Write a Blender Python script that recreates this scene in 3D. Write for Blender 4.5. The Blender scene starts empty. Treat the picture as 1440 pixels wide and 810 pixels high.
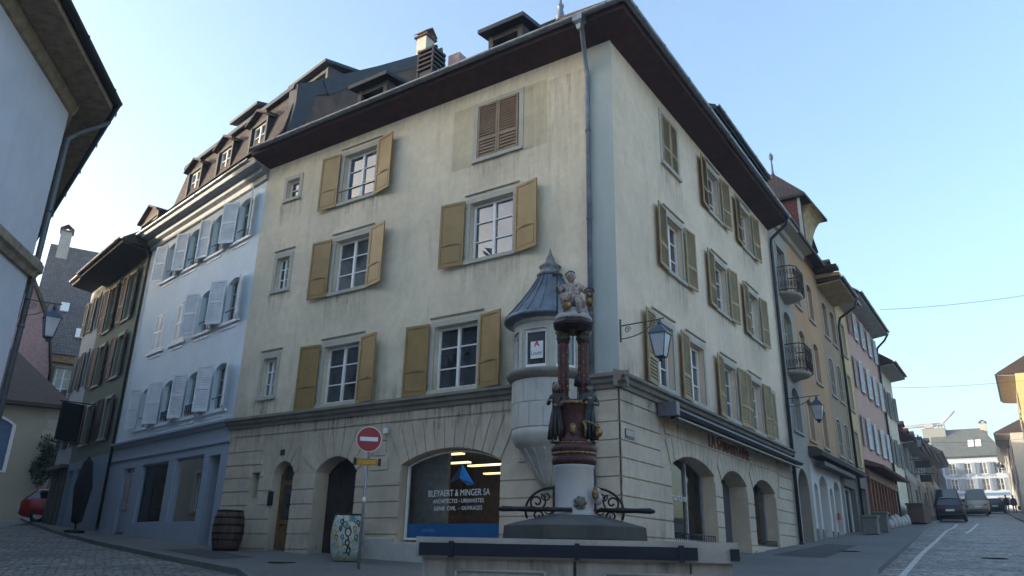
import bpy, bmesh, math, random
from mathutils import Vector, Matrix
random.seed(7)
R_ = math.radians
SC = bpy.context.scene
COL = SC.collection
# ------------------------------------------------------------------ helpers
WL = {}          # world location of the thing an object belongs to
def thing(name, label, cat, loc=(0, 0, 0), group=None):
    o = bpy.data.objects.new(name, None); COL.objects.link(o)
    o.location = loc; o.empty_display_size = .3
    o['label'] = label; o['category'] = cat
    if group: o['group'] = group
    WL[o] = Vector(loc); return o
class Frame:
    """a vertical wall frame: u runs along the wall, o outwards, z up"""
    def __init__(s, x, y, ang, side=1):
        a = R_(ang); s.ang = ang; s.side = side
        s.o = Vector((x, y, 0)); s.d = Vector((math.cos(a), math.sin(a), 0))
        s.n = Vector((-s.d.y, s.d.x, 0)) * side
    def P(s, u, o, z): return s.o + s.d * u + s.n * o + Vector((0, 0, z))
    def turned(s, u, o, deg, flip=False):
        """frame starting at (u,o), swung deg degrees outwards from the wall"""
        p = s.P(u, o, 0); dd = -s.d if flip else s.d
        f = Frame(p.x, p.y, 0); a = R_(deg)
        f.d = dd * math.cos(a) + s.n * math.sin(a)
        f.n = s.n * math.cos(a) - dd * math.sin(a)
        return f
class MB:
    def __init__(s): s.v = []; s.f = []; s.smooth = []
    def poly(s, pts, sm=False):
        b = len(s.v); s.v += [Vector(p) for p in pts]; s.f.append(list(range(b, b + len(pts)))); s.smooth.append(sm)
    def faces(s, pts, faces, sm=False):
        b = len(s.v); s.v += [Vector(p) for p in pts]
        for f in faces: s.f.append([b + i for i in f]); s.smooth.append(sm)
    def hexa(s, p): # p: 8 points, bottom ring 0-3, top ring 4-7
        s.faces(p, [(0, 3, 2, 1), (4, 5, 6, 7), (0, 1, 5, 4), (1, 2, 6, 5), (2, 3, 7, 6), (3, 0, 4, 7)])
    def fbox(s, F, u0, u1, o0, o1, z0, z1):
        s.hexa([F.P(u0, o0, z0), F.P(u1, o0, z0), F.P(u1, o1, z0), F.P(u0, o1, z0),
                F.P(u0, o0, z1), F.P(u1, o0, z1), F.P(u1, o1, z1), F.P(u0, o1, z1)]); return s
    def box(s, x0, x1, y0, y1, z0, z1):
        return s.fbox(W0, x0, x1, y0, y1, z0, z1)
    def fprism(s, F, uz, o0, o1):
        n = len(uz); a = [F.P(u, o0, z) for u, z in uz]; b = [F.P(u, o1, z) for u, z in uz]
        s.faces(a + b, [tuple(range(n)), tuple(range(2 * n - 1, n - 1, -1))] + [(i, (i + 1) % n, n + (i + 1) % n, n + i) for i in range(n)]); return s
    def oprism(s, F, oz, u0, u1):   # profile in (o,z) swept along u
        n = len(oz); a = [F.P(u0, o, z) for o, z in oz]; b = [F.P(u1, o, z) for o, z in oz]
        s.faces(a + b, [tuple(range(n)), tuple(range(2 * n - 1, n - 1, -1))] + [(i, (i + 1) % n, n + (i + 1) % n, n + i) for i in range(n)]); return s
    def tube(s, pts, r, n=8, caps=True):
        pts = [Vector(p) for p in pts]; rs = r if isinstance(r, (list, tuple)) else [r] * len(pts)
        b = len(s.v); prev = None
        for i, p in enumerate(pts):
            t = (pts[min(i + 1, len(pts) - 1)] - pts[max(i - 1, 0)])
            if t.length < 1e-9: t = Vector((0, 0, 1))
            t.normalize()
            if prev is None:
                a = Vector((0, 0, 1)) if abs(t.z) < .9 else Vector((1, 0, 0))
                x = t.cross(a).normalized()
            else:
                x = (prev - t * prev.dot(t)).normalized()
            prev = x; y = t.cross(x)
            for k in range(n):
                w = 2 * math.pi * k / n
                s.v.append(p + (x * math.cos(w) + y * math.sin(w)) * rs[i])
        for i in range(len(pts) - 1):
            for k in range(n):
                s.f.append([b + i * n + k, b + i * n + (k + 1) % n, b + (i + 1) * n + (k + 1) % n, b + (i + 1) * n + k]); s.smooth.append(True)
        if caps:
            s.f.append([b + k for k in range(n)]); s.smooth.append(False)
            e = b + (len(pts) - 1) * n; s.f.append([e + k for k in range(n)]); s.smooth.append(False)
        return s
    def lathe(s, c, prof, n=24, sm=True, a0=0, a1=360, rot=0, sx=1, sy=1):
        c = Vector(c); b = len(s.v); full = abs(a1 - a0) >= 360; m = n if full else n + 1
        for r, z in prof:
            for k in range(m):
                w = R_(rot + a0 + (a1 - a0) * k / n)
                s.v.append(c + Vector((math.cos(w) * r * sx, math.sin(w) * r * sy, z)))
        for i in range(len(prof) - 1):
            for k in range(n):
                k2 = (k + 1) % m
                s.f.append([b + i * m + k, b + i * m + k2, b + (i + 1) * m + k2, b + (i + 1) * m + k]); s.smooth.append(sm)
        for i in (0, len(prof) - 1):
            if prof[i][0] > 1e-4: s.f.append([b + i * m + k for k in range(m)]); s.smooth.append(False)
        return s
    def ball(s, c, r, n=10, sz=1.0, sxy=1.0):
        return s.lathe(c, [(r * sxy * math.sin(math.pi * i / n) + 1e-5, -r * sz * math.cos(math.pi * i / n)) for i in range(n + 1)], n=max(8, n))
W0 = Frame(0, 0, 0, 1)
def mesh_obj(name, verts, faces, smooth, mat, parent=None, merge=True):
    base = WL[parent] if parent is not None else Vector((0, 0, 0))
    me = bpy.data.meshes.new(name)
    me.from_pydata([tuple(v - base) for v in verts], [], faces); me.update()
    for i, p in enumerate(me.polygons): p.use_smooth = smooth[i]
    bm = bmesh.new(); bm.from_mesh(me)
    if merge: bmesh.ops.remove_doubles(bm, verts=bm.verts, dist=.0002)
    bmesh.ops.recalc_face_normals(bm, faces=bm.faces)
    bm.to_mesh(me); bm.free()
    for m in (mat if isinstance(mat, (list, tuple)) else [mat]): me.materials.append(m)
    o = bpy.data.objects.new(name, me); COL.objects.link(o)
    if parent is not None: o.parent = parent
    WL[o] = base; return o
def part(name, mb, mat, parent, label=None, bevel=0, kind=None, merge=True):
    o = mesh_obj(name, mb.v, mb.f, mb.smooth, mat, parent, merge)
    if label: o['label'] = label
    if kind: o['kind'] = kind
    if bevel:
        m = o.modifiers.new('bevel', 'BEVEL'); m.width = bevel; m.segments = 2; m.limit_method = 'ANGLE'; m.angle_limit = R_(40)
    return o
def struct(name, mb, mat, kind='structure'):
    o = mesh_obj(name, mb.v, mb.f, mb.smooth, mat, None); o['kind'] = kind; return o
def single(name, mb, mat, label, cat, loc, group=None, bevel=0):
    """a thing made of one mesh, origin at its base"""
    base = Vector(loc)
    for i in range(len(mb.v)): mb.v[i] = mb.v[i] - base
    o = mesh_obj(name, mb.v, mb.f, mb.smooth, mat, None); o.location = loc; WL[o] = base
    o['label'] = label; o['category'] = cat
    if group: o['group'] = group
    if bevel:
        m = o.modifiers.new('bevel', 'BEVEL'); m.width = bevel; m.segments = 2; m.limit_method = 'ANGLE'
    return o
def copy_tree(o, parent=None):
    c = o.copy(); COL.objects.link(c)
    if parent is not None: c.parent = parent
    for ch in list(o.children): copy_tree(ch, c)
    return c
def text_part(name, body, size, F, u, o, z, mat, parent, flip=False, bold=0.0, ext=.004, xs=1.0, align='CENTER', label=None):
    cu = bpy.data.curves.new(name, 'FONT'); cu.body = body; cu.size = size; cu.align_x = align; cu.align_y = 'BOTTOM'
    cu.extrude = ext; cu.offset = bold; cu.resolution_u = 3
    t = bpy.data.objects.new(name, cu); COL.objects.link(t)
    dg = bpy.context.evaluated_depsgraph_get(); me = bpy.data.meshes.new_from_object(t.evaluated_get(dg))
    bpy.data.objects.remove(t, do_unlink=True)
    base = WL[parent]; P0 = F.P(u, o, z) - base
    rd = F.n.cross(Vector((0, 0, 1))) * -1            # reading direction for someone facing the wall
    for v in me.vertices:
        x, y, zz = v.co; v.co = P0 + rd * (x * xs) + Vector((0, 0, y)) + F.n * zz
    me.materials.clear(); me.materials.append(mat); me.name = name
    ob = bpy.data.objects.new(name, me); COL.objects.link(ob); ob.parent = parent; WL[ob] = base
    if label: ob['label'] = label
    return ob
# ------------------------------------------------------------------ materials
MATS = {}
def newmat(name):
    m = bpy.data.materials.new(name); m.use_nodes = True; nt = m.node_tree
    b = nt.nodes['Principled BSDF']; return m, nt, b
def N(nt, t, **k):
    n = nt.nodes.new(t)
    for a, v in k.items():
        if a in n.inputs: n.inputs[a].default_value = v
        else: setattr(n, a, v)
    return n
def mix(nt, fac, a, b, blend='MIX'):
    n = nt.nodes.new('ShaderNodeMix'); n.data_type = 'RGBA'; n.blend_type = blend
    if isinstance(fac, (int, float)): n.inputs[0].default_value = fac
    else: nt.links.new(fac, n.inputs[0])
    for i, c in ((6, a), (7, b)):
        if isinstance(c, tuple): n.inputs[i].default_value = (*c, 1)
        else: nt.links.new(c, n.inputs[i])
    return n.outputs[2]
def ramp(nt, src, p0, p1, c0=(0, 0, 0), c1=(1, 1, 1)):
    n = nt.nodes.new('ShaderNodeValToRGB'); n.color_ramp.elements[0].position = p0; n.color_ramp.elements[1].position = p1
    n.color_ramp.elements[0].color = (*c0, 1); n.color_ramp.elements[1].color = (*c1, 1)
    nt.links.new(src, n.inputs[0]); return n.outputs[0]
def coords(nt, sc=(1, 1, 1), rot=(0, 0, 0)):
    tc = nt.nodes.new('ShaderNodeTexCoord'); mp = nt.nodes.new('ShaderNodeMapping')
    mp.inputs['Scale'].default_value = sc; mp.inputs['Rotation'].default_value = rot
    nt.links.new(tc.outputs['Object'], mp.inputs[0]); return mp.outputs[0]
def noise(nt, vec, scale, detail=4, rough=.55, dist=0):
    n = nt.nodes.new('ShaderNodeTexNoise'); n.inputs['Scale'].default_value = scale; n.inputs['Detail'].default_value = detail
    n.inputs['Roughness'].default_value = rough; n.inputs['Distortion'].default_value = dist
    nt.links.new(vec, n.inputs['Vector']); return n.outputs[0]
def bump(nt, b, h, s=.3, d=.02):
    n = nt.nodes.new('ShaderNodeBump'); n.inputs['Strength'].default_value = s; n.inputs['Distance'].default_value = d
    nt.links.new(h, n.inputs['Height']); nt.links.new(n.outputs[0], b.inputs['Normal'])
def simple(name, col, rough=.6, metal=0, var=.12, scale=6, emit=0, emcol=None, bs=.1):
    if name in MATS: return MATS[name]
    m, nt, b = newmat(name)
    v = coords(nt); n = noise(nt, v, scale, 5)
    dark = tuple(c * (1 - var * 2) for c in col); lite = tuple(min(1, c * (1 + var)) for c in col)
    nt.links.new(mix(nt, ramp(nt, n, .3, .7), dark, lite), b.inputs['Base Color'])
    b.inputs['Roughness'].default_value = rough; b.inputs['Metallic'].default_value = metal
    if bs: bump(nt, b, noise(nt, v, scale * 8, 3), bs, .004)
    if emit:
        b.inputs['Emission Color'].default_value = (*(emcol or col), 1); b.inputs['Emission Strength'].default_value = emit
    MATS[name] = m; return m
def stucco(name, col, stain, amount=.5, streak=.5, fine=60, patch=.6):
    """rendered wall: big soft patches, vertical run-off streaks, fine grain"""
    if name in MATS: return MATS[name]
    m, nt, b = newmat(name); v = coords(nt)
    big = ramp(nt, noise(nt, v, patch, 6, .6, .4), .35, .72)
    vs = coords(nt, (1.9, 1.9, .25)); st = ramp(nt, noise(nt, vs, 1.3, 7, .7, .6), .54, .84)
    mid = ramp(nt, noise(nt, v, 4.5, 6, .7), .35, .7)
    c = mix(nt, big, col, tuple(a * (1 - .22 * amount) for a in col))
    mm = nt.nodes.new('ShaderNodeMath'); mm.operation = 'MULTIPLY'; mm.inputs[1].default_value = streak; nt.links.new(st, mm.inputs[0])
    c = mix(nt, mm.outputs[0], c, stain)
    m2 = nt.nodes.new('ShaderNodeMath'); m2.operation = 'MULTIPLY'; m2.inputs[1].default_value = .22 * amount + .05; nt.links.new(mid, m2.inputs[0])
    c = mix(nt, m2.outputs[0], c, stain)
    nt.links.new(c, b.inputs['Base Color']); b.inputs['Roughness'].default_value = .9
    b.inputs['Specular IOR Level'].default_value = .2
    bump(nt, b, noise(nt, v, fine, 4, .7), .35, .006); MATS[name] = m; return m
def tiles(name, c1, c2, mortar, w=.17, h=.28, moss=None, bumpd=.03):
    """roof tiles on slopes: brick pattern on a coordinate running down the slope"""
    if name in MATS: return MATS[name]
    m, nt, b = newmat(name); tc = nt.nodes.new('ShaderNodeTexCoord'); sp = nt.nodes.new('ShaderNodeSeparateXYZ')
    nt.links.new(tc.outputs['Object'], sp.inputs[0])
    ad = nt.nodes.new('ShaderNodeMath'); ad.operation = 'ADD'; nt.links.new(sp.outputs[0], ad.inputs[0])
    m3 = nt.nodes.new('ShaderNodeMath'); m3.operation = 'MULTIPLY'; m3.inputs[1].default_value = .93; nt.links.new(sp.outputs[1], m3.inputs[0]); nt.links.new(m3.outputs[0], ad.inputs[1])
    m4 = nt.nodes.new('ShaderNodeMath'); m4.operation = 'MULTIPLY'; m4.inputs[1].default_value = 1.35; nt.links.new(sp.outputs[2], m4.inputs[0])
    cb = nt.nodes.new('ShaderNodeCombineXYZ'); nt.links.new(ad.outputs[0], cb.inputs[0]); nt.links.new(m4.outputs[0], cb.inputs[1])
    br = nt.nodes.new('ShaderNodeTexBrick'); br.inputs['Scale'].default_value = 1; br.inputs['Brick Width'].default_value = w; br.inputs['Row Height'].default_value = h * .75
    br.inputs['Mortar Size'].default_value = .018; br.inputs['Color1'].default_value = (*c1, 1); br.inputs['Color2'].default_value = (*c2, 1); br.inputs['Mortar'].default_value = (*mortar, 1)
    nt.links.new(cb.outputs[0], br.inputs['Vector'])
    v = coords(nt); c = mix(nt, ramp(nt, noise(nt, v, 1.2, 6, .7), .45, .75), br.outputs[0], moss or tuple(x * .5 for x in c1))
    nt.links.new(c, b.inputs['Base Color']); b.inputs['Roughness'].default_value = .85
    bump(nt, b, br.outputs[1], -.8, bumpd); MATS[name] = m; return m
def setts(name, c1, c2, joint, size=.12):
    m, nt, b = newmat(name); v = coords(nt, (1, 1, 1), (0, 0, .5))
    vo = nt.nodes.new('ShaderNodeTexVoronoi'); vo.feature = 'DISTANCE_TO_EDGE'; vo.inputs['Scale'].default_value = 1 / size; vo.inputs['Randomness'].default_value = .55
    nt.links.new(v, vo.inputs['Vector'])
    vc = nt.nodes.new('ShaderNodeTexVoronoi'); vc.inputs['Scale'].default_value = 1 / size; vc.inputs['Randomness'].default_value = .55; nt.links.new(v, vc.inputs['Vector'])
    cell = nt.nodes.new('ShaderNodeSeparateColor'); nt.links.new(vc.outputs['Color'], cell.inputs[0])
    c = mix(nt, cell.outputs[0], c1, c2)
    c = mix(nt, ramp(nt, noise(nt, v, .5, 5, .7), .35, .7), c, tuple(x * .72 for x in c1))
    e = ramp(nt, vo.outputs['Distance'], .02, .12)
    nt.links.new(mix(nt, e, joint, c), b.inputs['Base Color'])
    nt.links.new(ramp(nt, cell.outputs[1], 0, 1, (.45,) * 3, (.75,) * 3), b.inputs['Roughness'])
    bump(nt, b, e, .9, .02); MATS[name] = m; return m
def glassm(name, tint=(.02, .024, .03), rough=.03, curtain=0.0):
    """window pane seen from outside: dark room behind reflecting glass"""
    if name in MATS: return MATS[name]
    m, nt, b = newmat(name); v = coords(nt)
    c = mix(nt, ramp(nt, noise(nt, v, 1.7, 3), .4, .65), tint, tuple(min(1, t * 2.2 + curtain) for t in tint))
    nt.links.new(c, b.inputs['Base Color']); b.inputs['Roughness'].default_value = rough
    b.inputs['Specular IOR Level'].default_value = .75; b.inputs['IOR'].default_value = 1.6
    bump(nt, b, noise(nt, v, 2.2, 2), .06, .01); MATS[name] = m; return m
def shopglass(name='shop_glass'):
    if name in MATS: return MATS[name]
    m = bpy.data.materials.new(name); m.use_nodes = True; nt = m.node_tree; nt.nodes.clear()
    o = nt.nodes.new('ShaderNodeOutputMaterial'); g = nt.nodes.new('ShaderNodeBsdfGlossy'); g.inputs['Roughness'].default_value = .01
    t = nt.nodes.new('ShaderNodeBsdfTransparent'); t.inputs[0].default_value = (.82, .87, .87, 1)
    f = nt.nodes.new('ShaderNodeFresnel'); f.inputs[0].default_value = 1.45; mx = nt.nodes.new('ShaderNodeMixShader')
    nt.links.new(f.outputs[0], mx.inputs[0]); nt.links.new(t.outputs[0], mx.inputs[1]); nt.links.new(g.outputs[0], mx.inputs[2]); nt.links.new(mx.outputs[0], o.inputs[0])
    MATS[name] = m; return m
beige = stucco('beige_stucco', (.79, .70, .54), (.36, .33, .27), 1.2, .7, 60, .45)
beige_r = stucco('warm_beige_stucco', (.82, .665, .505), (.42, .33, .25), 1.1, .6, 60, .45)
faded = stucco('faded_shutter_mark_render', (.60, .53, .38), (.30, .28, .22), 1.2, .4, 60, .9)  # differing render tone left where shutters used to stand open
blueish_quoin = stucco('grey_blue_quoin_paint', (.42, .47, .46), (.25, .27, .26), .6, .4)
ashlar = stucco('ashlar_sandstone', (.66, .565, .44), (.24, .21, .17), 1.1, .7, 40, .9)
stone = stucco('window_stone', (.50, .48, .42), (.22, .21, .18), .8, .45, 40, 1.5)
cornm = stucco('mossy_cornice_stone', (.27, .25, .21), (.07, .07, .06), 1.2, .8, 30, 2)
whitestone = stucco('pale_plinth_stone', (.52, .52, .49), (.25, .25, .22), .9, .6, 30, 2)
oriels = stucco('oriel_limestone', (.52, .51, .46), (.2, .2, .16), 1.0, .6, 30, 2.5)
olive = simple('olive_shutter_paint', (.27, .18, .06), .5, 0, .1, 3)
olive_r = simple('faded_olive_louvre_paint', (.34, .245, .11), .6, 0, .15, 3)
brownsh = simple('brown_louvre_paint', (.22, .155, .10), .6, 0, .15, 3)
whitep = simple('white_window_paint', (.80, .81, .80), .45, 0, .05, 4)
glass = glassm('dark_pane_glass'); glass_c = glassm('curtained_pane_glass', (.05, .055, .06), .03, .05)
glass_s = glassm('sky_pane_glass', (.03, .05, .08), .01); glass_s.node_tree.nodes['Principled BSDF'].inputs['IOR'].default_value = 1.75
maroon = simple('maroon_soffit_boards', (.050, .014, .014), .75, 0, .3, 4)
zinc = simple('zinc_gutter', (.20, .22, .25), .4, .6, .2, 5)
zincb = simple('blue_grey_zinc', (.16, .20, .25), .45, .4, .25, 3)
darkm = simple('dark_roof_sheet', (.022, .026, .032), .55, .2, .25, 4)
iron = simple('black_iron', (.02, .02, .022), .5, .5, .2, 12)
blackp = simple('black_paint', (.015, .016, .018), .45)
tile_br = tiles('brown_roof_tiles', (.10, .055, .04), (.055, .035, .03), (.02, .015, .012), moss=(.05, .05, .035))
tile_dk = tiles('dark_mansard_tiles', (.028, .017, .017), (.085, .055, .05), (.015, .012, .012), .15, .2)
tile_red = tiles('red_roof_tiles', (.24, .075, .05), (.15, .05, .04), (.05, .02, .02), .15, .2)
tile_gr = tiles('grey_roof_tiles', (.17, .15, .15), (.10, .09, .095), (.02, .02, .02), .25, .35)
asph = None
# ------------------------------------------------------------------ terrain
def clampf(x, a, b): return max(a, min(b, x))
def zg(x, y): return -1.6 + .07 * clampf(y, -25, 160) - .035 * clampf(x, -80, 30)
road_m = setts('granite_setts', (.19, .185, .18), (.40, .385, .36), (.05, .05, .05), .17)
def asphalt(name, c, sc=1.0):
    m, nt, b = newmat(name); v = coords(nt)
    k = mix(nt, ramp(nt, noise(nt, v, .35, 6, .7), .35, .7), c, tuple(x * .65 for x in c))
    k = mix(nt, ramp(nt, noise(nt, v, 90, 2), .55, .75), k, tuple(min(1, x * 1.9) for x in c))
    sp = ramp(nt, noise(nt, v, 3.1, 5, .8, 1.2), .60, .66); k = mix(nt, sp, k, tuple(x * .6 for x in c))
    nt.links.new(k, b.inputs['Base Color']); b.inputs['Roughness'].default_value = .8
    bump(nt, b, noise(nt, v, 140, 3), .5, .006); MATS[name] = m; return m
pave_m = asphalt('asphalt_pavement', (.15, .148, .145))
kerb_m = stucco('granite_kerb', (.20, .20, .20), (.09, .09, .09), .8, .4, 80, 3)
g = MB(); n = 44
xs = [-700, -300, -150] + [-80 + i * 5 for i in range(23)] + [80, 200, 500]; ys = [-300, -100] + [-25 + i * 5 for i in range(38)] + [220, 400, 900]
for i, x in enumerate(xs):
    for y in ys: g.v.append(Vector((x, y, zg(x, y))))
for i in range(len(xs) - 1):
    for j in range(len(ys) - 1):
        a = i * len(ys) + j; g.f.append([a, a + len(ys), a + len(ys) + 1, a + 1]); g.smooth.append(False)
struct('ground', g, simple('far_ground_earth', (.09, .09, .085), .9, 0, .2, .5))
def sheet(name, pts, dz, mat, thick=None, kind='structure'):
    b = MB(); top = [Vector((x, y, zg(x, y) + dz)) for x, y in pts]
    if thick: 
        bot = [p - Vector((0, 0, thick)) for p in top]; n = len(pts)
        b.faces(top + bot, [tuple(range(n)), tuple(range(2 * n - 1, n - 1, -1))] + [(i, (i + 1) % n, n + (i + 1) % n, n + i) for i in range(n)])
    else: b.poly(top)
    return b
road = MB()
for pl in ([(-75, -20), (28, -20), (28, 20), (-75, 20)], [(-75, 20), (-20, 20), (-20, 40), (-75, 40)], [(-20, 20), (28, 20), (28, 155), (-20, 155)]):
    bb = sheet('road', pl, .004, None); road.faces(bb.v, bb.f)
struct('road', road, road_m)
kl = [(-60, 26.5), (-38.9, 18.1), (-29, 14.6), (-22.15, 12.5), (-16.4, 11.0), (-13, 10.2), (-9.5, 8.2), (-7.4, 5.6), (-5.6, 4.3), (-3.2, 4.2), (-1.7, 5.8), (-1.6, 9), (-2.3, 13.5), (-3.15, 18.5), (-3.83, 28.7), (-5.0, 45), (-5.6, 58), (-6.6, 80), (-8.2, 105), (-10.0, 137)]
pav = kl + [(-20, 137), (-20, 30), (-60, 30)]
struct('pavement', sheet('pavement', pav, .10, None, .3), pave_m)
def kerb(name, pts, w=.16, h=.115, seg=1.0):
    b = MB()
    for (x0, y0), (x1, y1) in zip(pts[:-1], pts[1:]):
        L = math.hypot(x1 - x0, y1 - y0); dx, dy = (x1 - x0) / L, (y1 - y0) / L; nx, ny = dy, -dx
        k = max(1, int(L / seg))
        for i in range(k):
            a = L * i / k + .006; c = L * (i + 1) / k - .006
            if i == k - 1: c += .03
            q = []
            for t, s in ((a, 0), (c, 0), (c, w), (a, w)):
                q.append((x0 + dx * t + nx * (s - .02), y0 + dy * t + ny * (s - .02)))
            b.hexa([Vector((x, y, zg(x, y) - .1)) for x, y in q] + [Vector((x, y, zg(x, y) + h)) for x, y in q])
    return b
struct('kerb', kerb('kerb', kl), kerb_m)
kr = [(2.2, 12), (1.6, 20), (.2, 45), (-.6, 62), (-1.35, 74), (-2.7, 102), (-4.0, 137)]
struct('pavement_across', sheet('p', kr + [(14, 137), (14, 12)], .10, None, .3), pave_m)
struct('kerb_across', kerb('k', kr[::-1]), kerb_m)
# ironwork and repairs in the ground
def ground_patch(pts, dz): b = MB(); b.poly([Vector((x, y, zg(x, y) + dz)) for x, y in pts]); return b
for i, (x, y, r, dz, lb) in enumerate(((-1.2, 25.5, .34, .012, 'round iron manhole cover in the cobbled street'), (-13.6, 11.6, .3, .106, 'round iron manhole cover in the left pavement near the road sign'), (-4.6, 24.0, .3, .106, 'round iron manhole cover in the right pavement'))):
    b = MB(); z = zg(x, y); b.lathe((x, y, z), [(r, dz - .01), (r, dz), (r * .9, dz + .002), (.001, dz + .002)], 24)
    for k in range(5): b.box(x - r * .7, x + r * .7, y - r * .6 + k * r * .3 - .01, y - r * .6 + k * r * .3 + .01, z + dz, z + dz + .008)
    single('manhole_cover', b, simple('cast_iron_cover', (.06, .055, .05), .5, .5), lb, 'manhole cover', (x, y, z))
b = ground_patch([(-18.5, 11.9), (-15.2, 11.1), (-15.0, 12.0), (-18.3, 12.8)], .1045); b2 = ground_patch([(-5.9, 21), (-4.6, 21), (-4.9, 27), (-5.8, 27)], .1045); b.faces(b2.v, [(0, 1, 2, 3)])
struct('pavement_repair', b, asphalt('fresh_asphalt', (.06, .06, .063)))
# painted marks
paint = simple('road_paint', (.55, .55, .52), .7, 0, .25, 14)
mk = MB()
def strip(pts, w):
    for (x0, y0), (x1, y1) in zip(pts[:-1], pts[1:]):
        L = math.hypot(x1 - x0, y1 - y0); nx, ny = (y1 - y0) / L * w / 2, -(x1 - x0) / L * w / 2
        mk.poly([Vector((a, b_, zg(a, b_) + .009)) for a, b_ in ((x0 - nx, y0 - ny), (x1 - nx, y1 - ny), (x1 + nx, y1 + ny), (x0 + nx, y0 + ny))])
strip([(-2.3, 14), (-2.62, 19.5), (-3.0, 26), (-3.35, 34), (-3.85, 44), (-3.95, 50), (-4.25, 56)], .13)
for yy, xa, xb in ((20, -3.0, -2.2), (25, -3.5, -2.5), (32, -3.95, -2.9), (42, -4.5, -3.3), (48, -4.6, -3.3)): strip([(xa, yy), (xb, yy + .25)], .12)
strip([(-2.9, 42), (-2.95, 47), (-3.25, 58)], .13); strip([(-2.0, 62), (-1.2, 62.1)], .3)
struct('road_marking', mk, paint)
# ------------------------------------------------------------------ facade pieces
def arc_pts(u0, u1, zs, rise, n=12):
    w = (u1 - u0) / 2; r = (w * w + rise * rise) / (2 * rise); zc = zs + rise - r; a = math.asin(min(1, w / r))
    if rise > w * .999: a = math.pi / 2
    return [((u0 + u1) / 2 - r * math.sin(a - 2 * a * i / n), zc + r * math.cos(a - 2 * a * i / n)) for i in range(n + 1)]
def facade(b, F, u0, u1, z0, z1, ops, o=0.0, reveal=True):
    """wall sheet with real openings; ops: (u0,u1,z0,z1,rise,depth)"""
    us = sorted({u0, u1, *[v for p in ops for v in p[:2] if u0 < v < u1]}); zs = sorted({z0, z1, *[v for p in ops for v in p[2:4] if z0 < v < z1]})
    for i in range(len(us) - 1):
        for j in range(len(zs) - 1):
            cu, cz = (us[i] + us[i + 1]) / 2, (zs[j] + zs[j + 1]) / 2
            if any(p[0] < cu < p[1] and p[2] < cz < p[3] for p in ops): continue
            b.poly([F.P(us[i], o, zs[j]), F.P(us[i + 1], o, zs[j]), F.P(us[i + 1], o, zs[j + 1]), F.P(us[i], o, zs[j + 1])])
    for (a, c, e, t, rise, dep) in ops:
        sp = t - rise
        if reveal:
            for u in (a, c): b.poly([F.P(u, o, e), F.P(u, -dep, e), F.P(u, -dep, sp), F.P(u, o, sp)])
            b.poly([F.P(a, o, e), F.P(c, o, e), F.P(c, -dep, e), F.P(a, -dep, e)])
        if rise > 0:
            pts = arc_pts(a, c, sp, rise)
            for (ua, za), (ub, zb) in zip(pts[:-1], pts[1:]):
                b.poly([F.P(ua, o, za), F.P(ub, o, zb), F.P(ub, o, t), F.P(ua, o, t)])
                if reveal: b.poly([F.P(ua, o, za), F.P(ub, o, zb), F.P(ub, -dep, zb), F.P(ua, -dep, za)])
        elif reveal: b.poly([F.P(a, o, t), F.P(c, o, t), F.P(c, -dep, t), F.P(a, -dep, t)])
def casement(F, u0, u1, z0, z1, o, parent, rise=0, rows=3, mat=None, gmat=None, cols=2, th=.055, name='window'):
    """glazed casement: outer frame, meeting stile, glazing bars, panes"""
    mat = mat or whitep; b = MB(); sp = z1 - rise
    b.fbox(F, u0, u0 + th, o, o + .06, z0, sp + (.0 if not rise else .0)); b.fbox(F, u1 - th, u1, o, o + .06, z0, sp)
    b.fbox(F, u0 + th, u1 - th, o, o + .058, z0, z0 + th)
    if rise:
        ot = arc_pts(u0, u1, sp, rise); it = arc_pts(u0 + th, u1 - th, sp, max(.02, rise - th * .6))
        for k in range(len(ot) - 1): b.fprism(F, [ot[k], ot[k + 1], it[k + 1], it[k]], o, o + .06)
    else: b.fbox(F, u0 + th, u1 - th, o, o + .058, z1 - th, z1)
    for k in range(1, cols):
        uc = u0 + (u1 - u0) * k / cols; b.fbox(F, uc - th * .65, uc + th * .65, o + .002, o + .07, z0 + th, z1 - th - (0 if not rise else .01))
    for k in range(1, rows):
        z = z0 + (z1 - z0) * k / rows; b.fbox(F, u0 + th, u1 - th, o + .01, o + .05, z - .014, z + .014)
    w = part(name, b, mat, parent)
    p = MB(); du = (u1 - u0) / cols; dz = (z1 - z0) / rows
    for i in range(cols):
        for j in range(rows):
            t = [random.uniform(-.0035, .0035) for _ in range(4)]
            a, c, e, f = u0 + du * i, u0 + du * (i + 1), z0 + dz * j, z0 + dz * (j + 1)
            if rise and j == rows - 1: f = sp + rise * .55
            p.poly([F.P(a, o + .015 + t[0], e), F.P(c, o + .015 + t[1], e), F.P(c, o + .015 + t[2], f), F.P(a, o + .015 + t[3], f)])
    part('pane', p, gmat or random.choice([glass, glass, glass_c]), w, merge=False)
    return w
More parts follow.
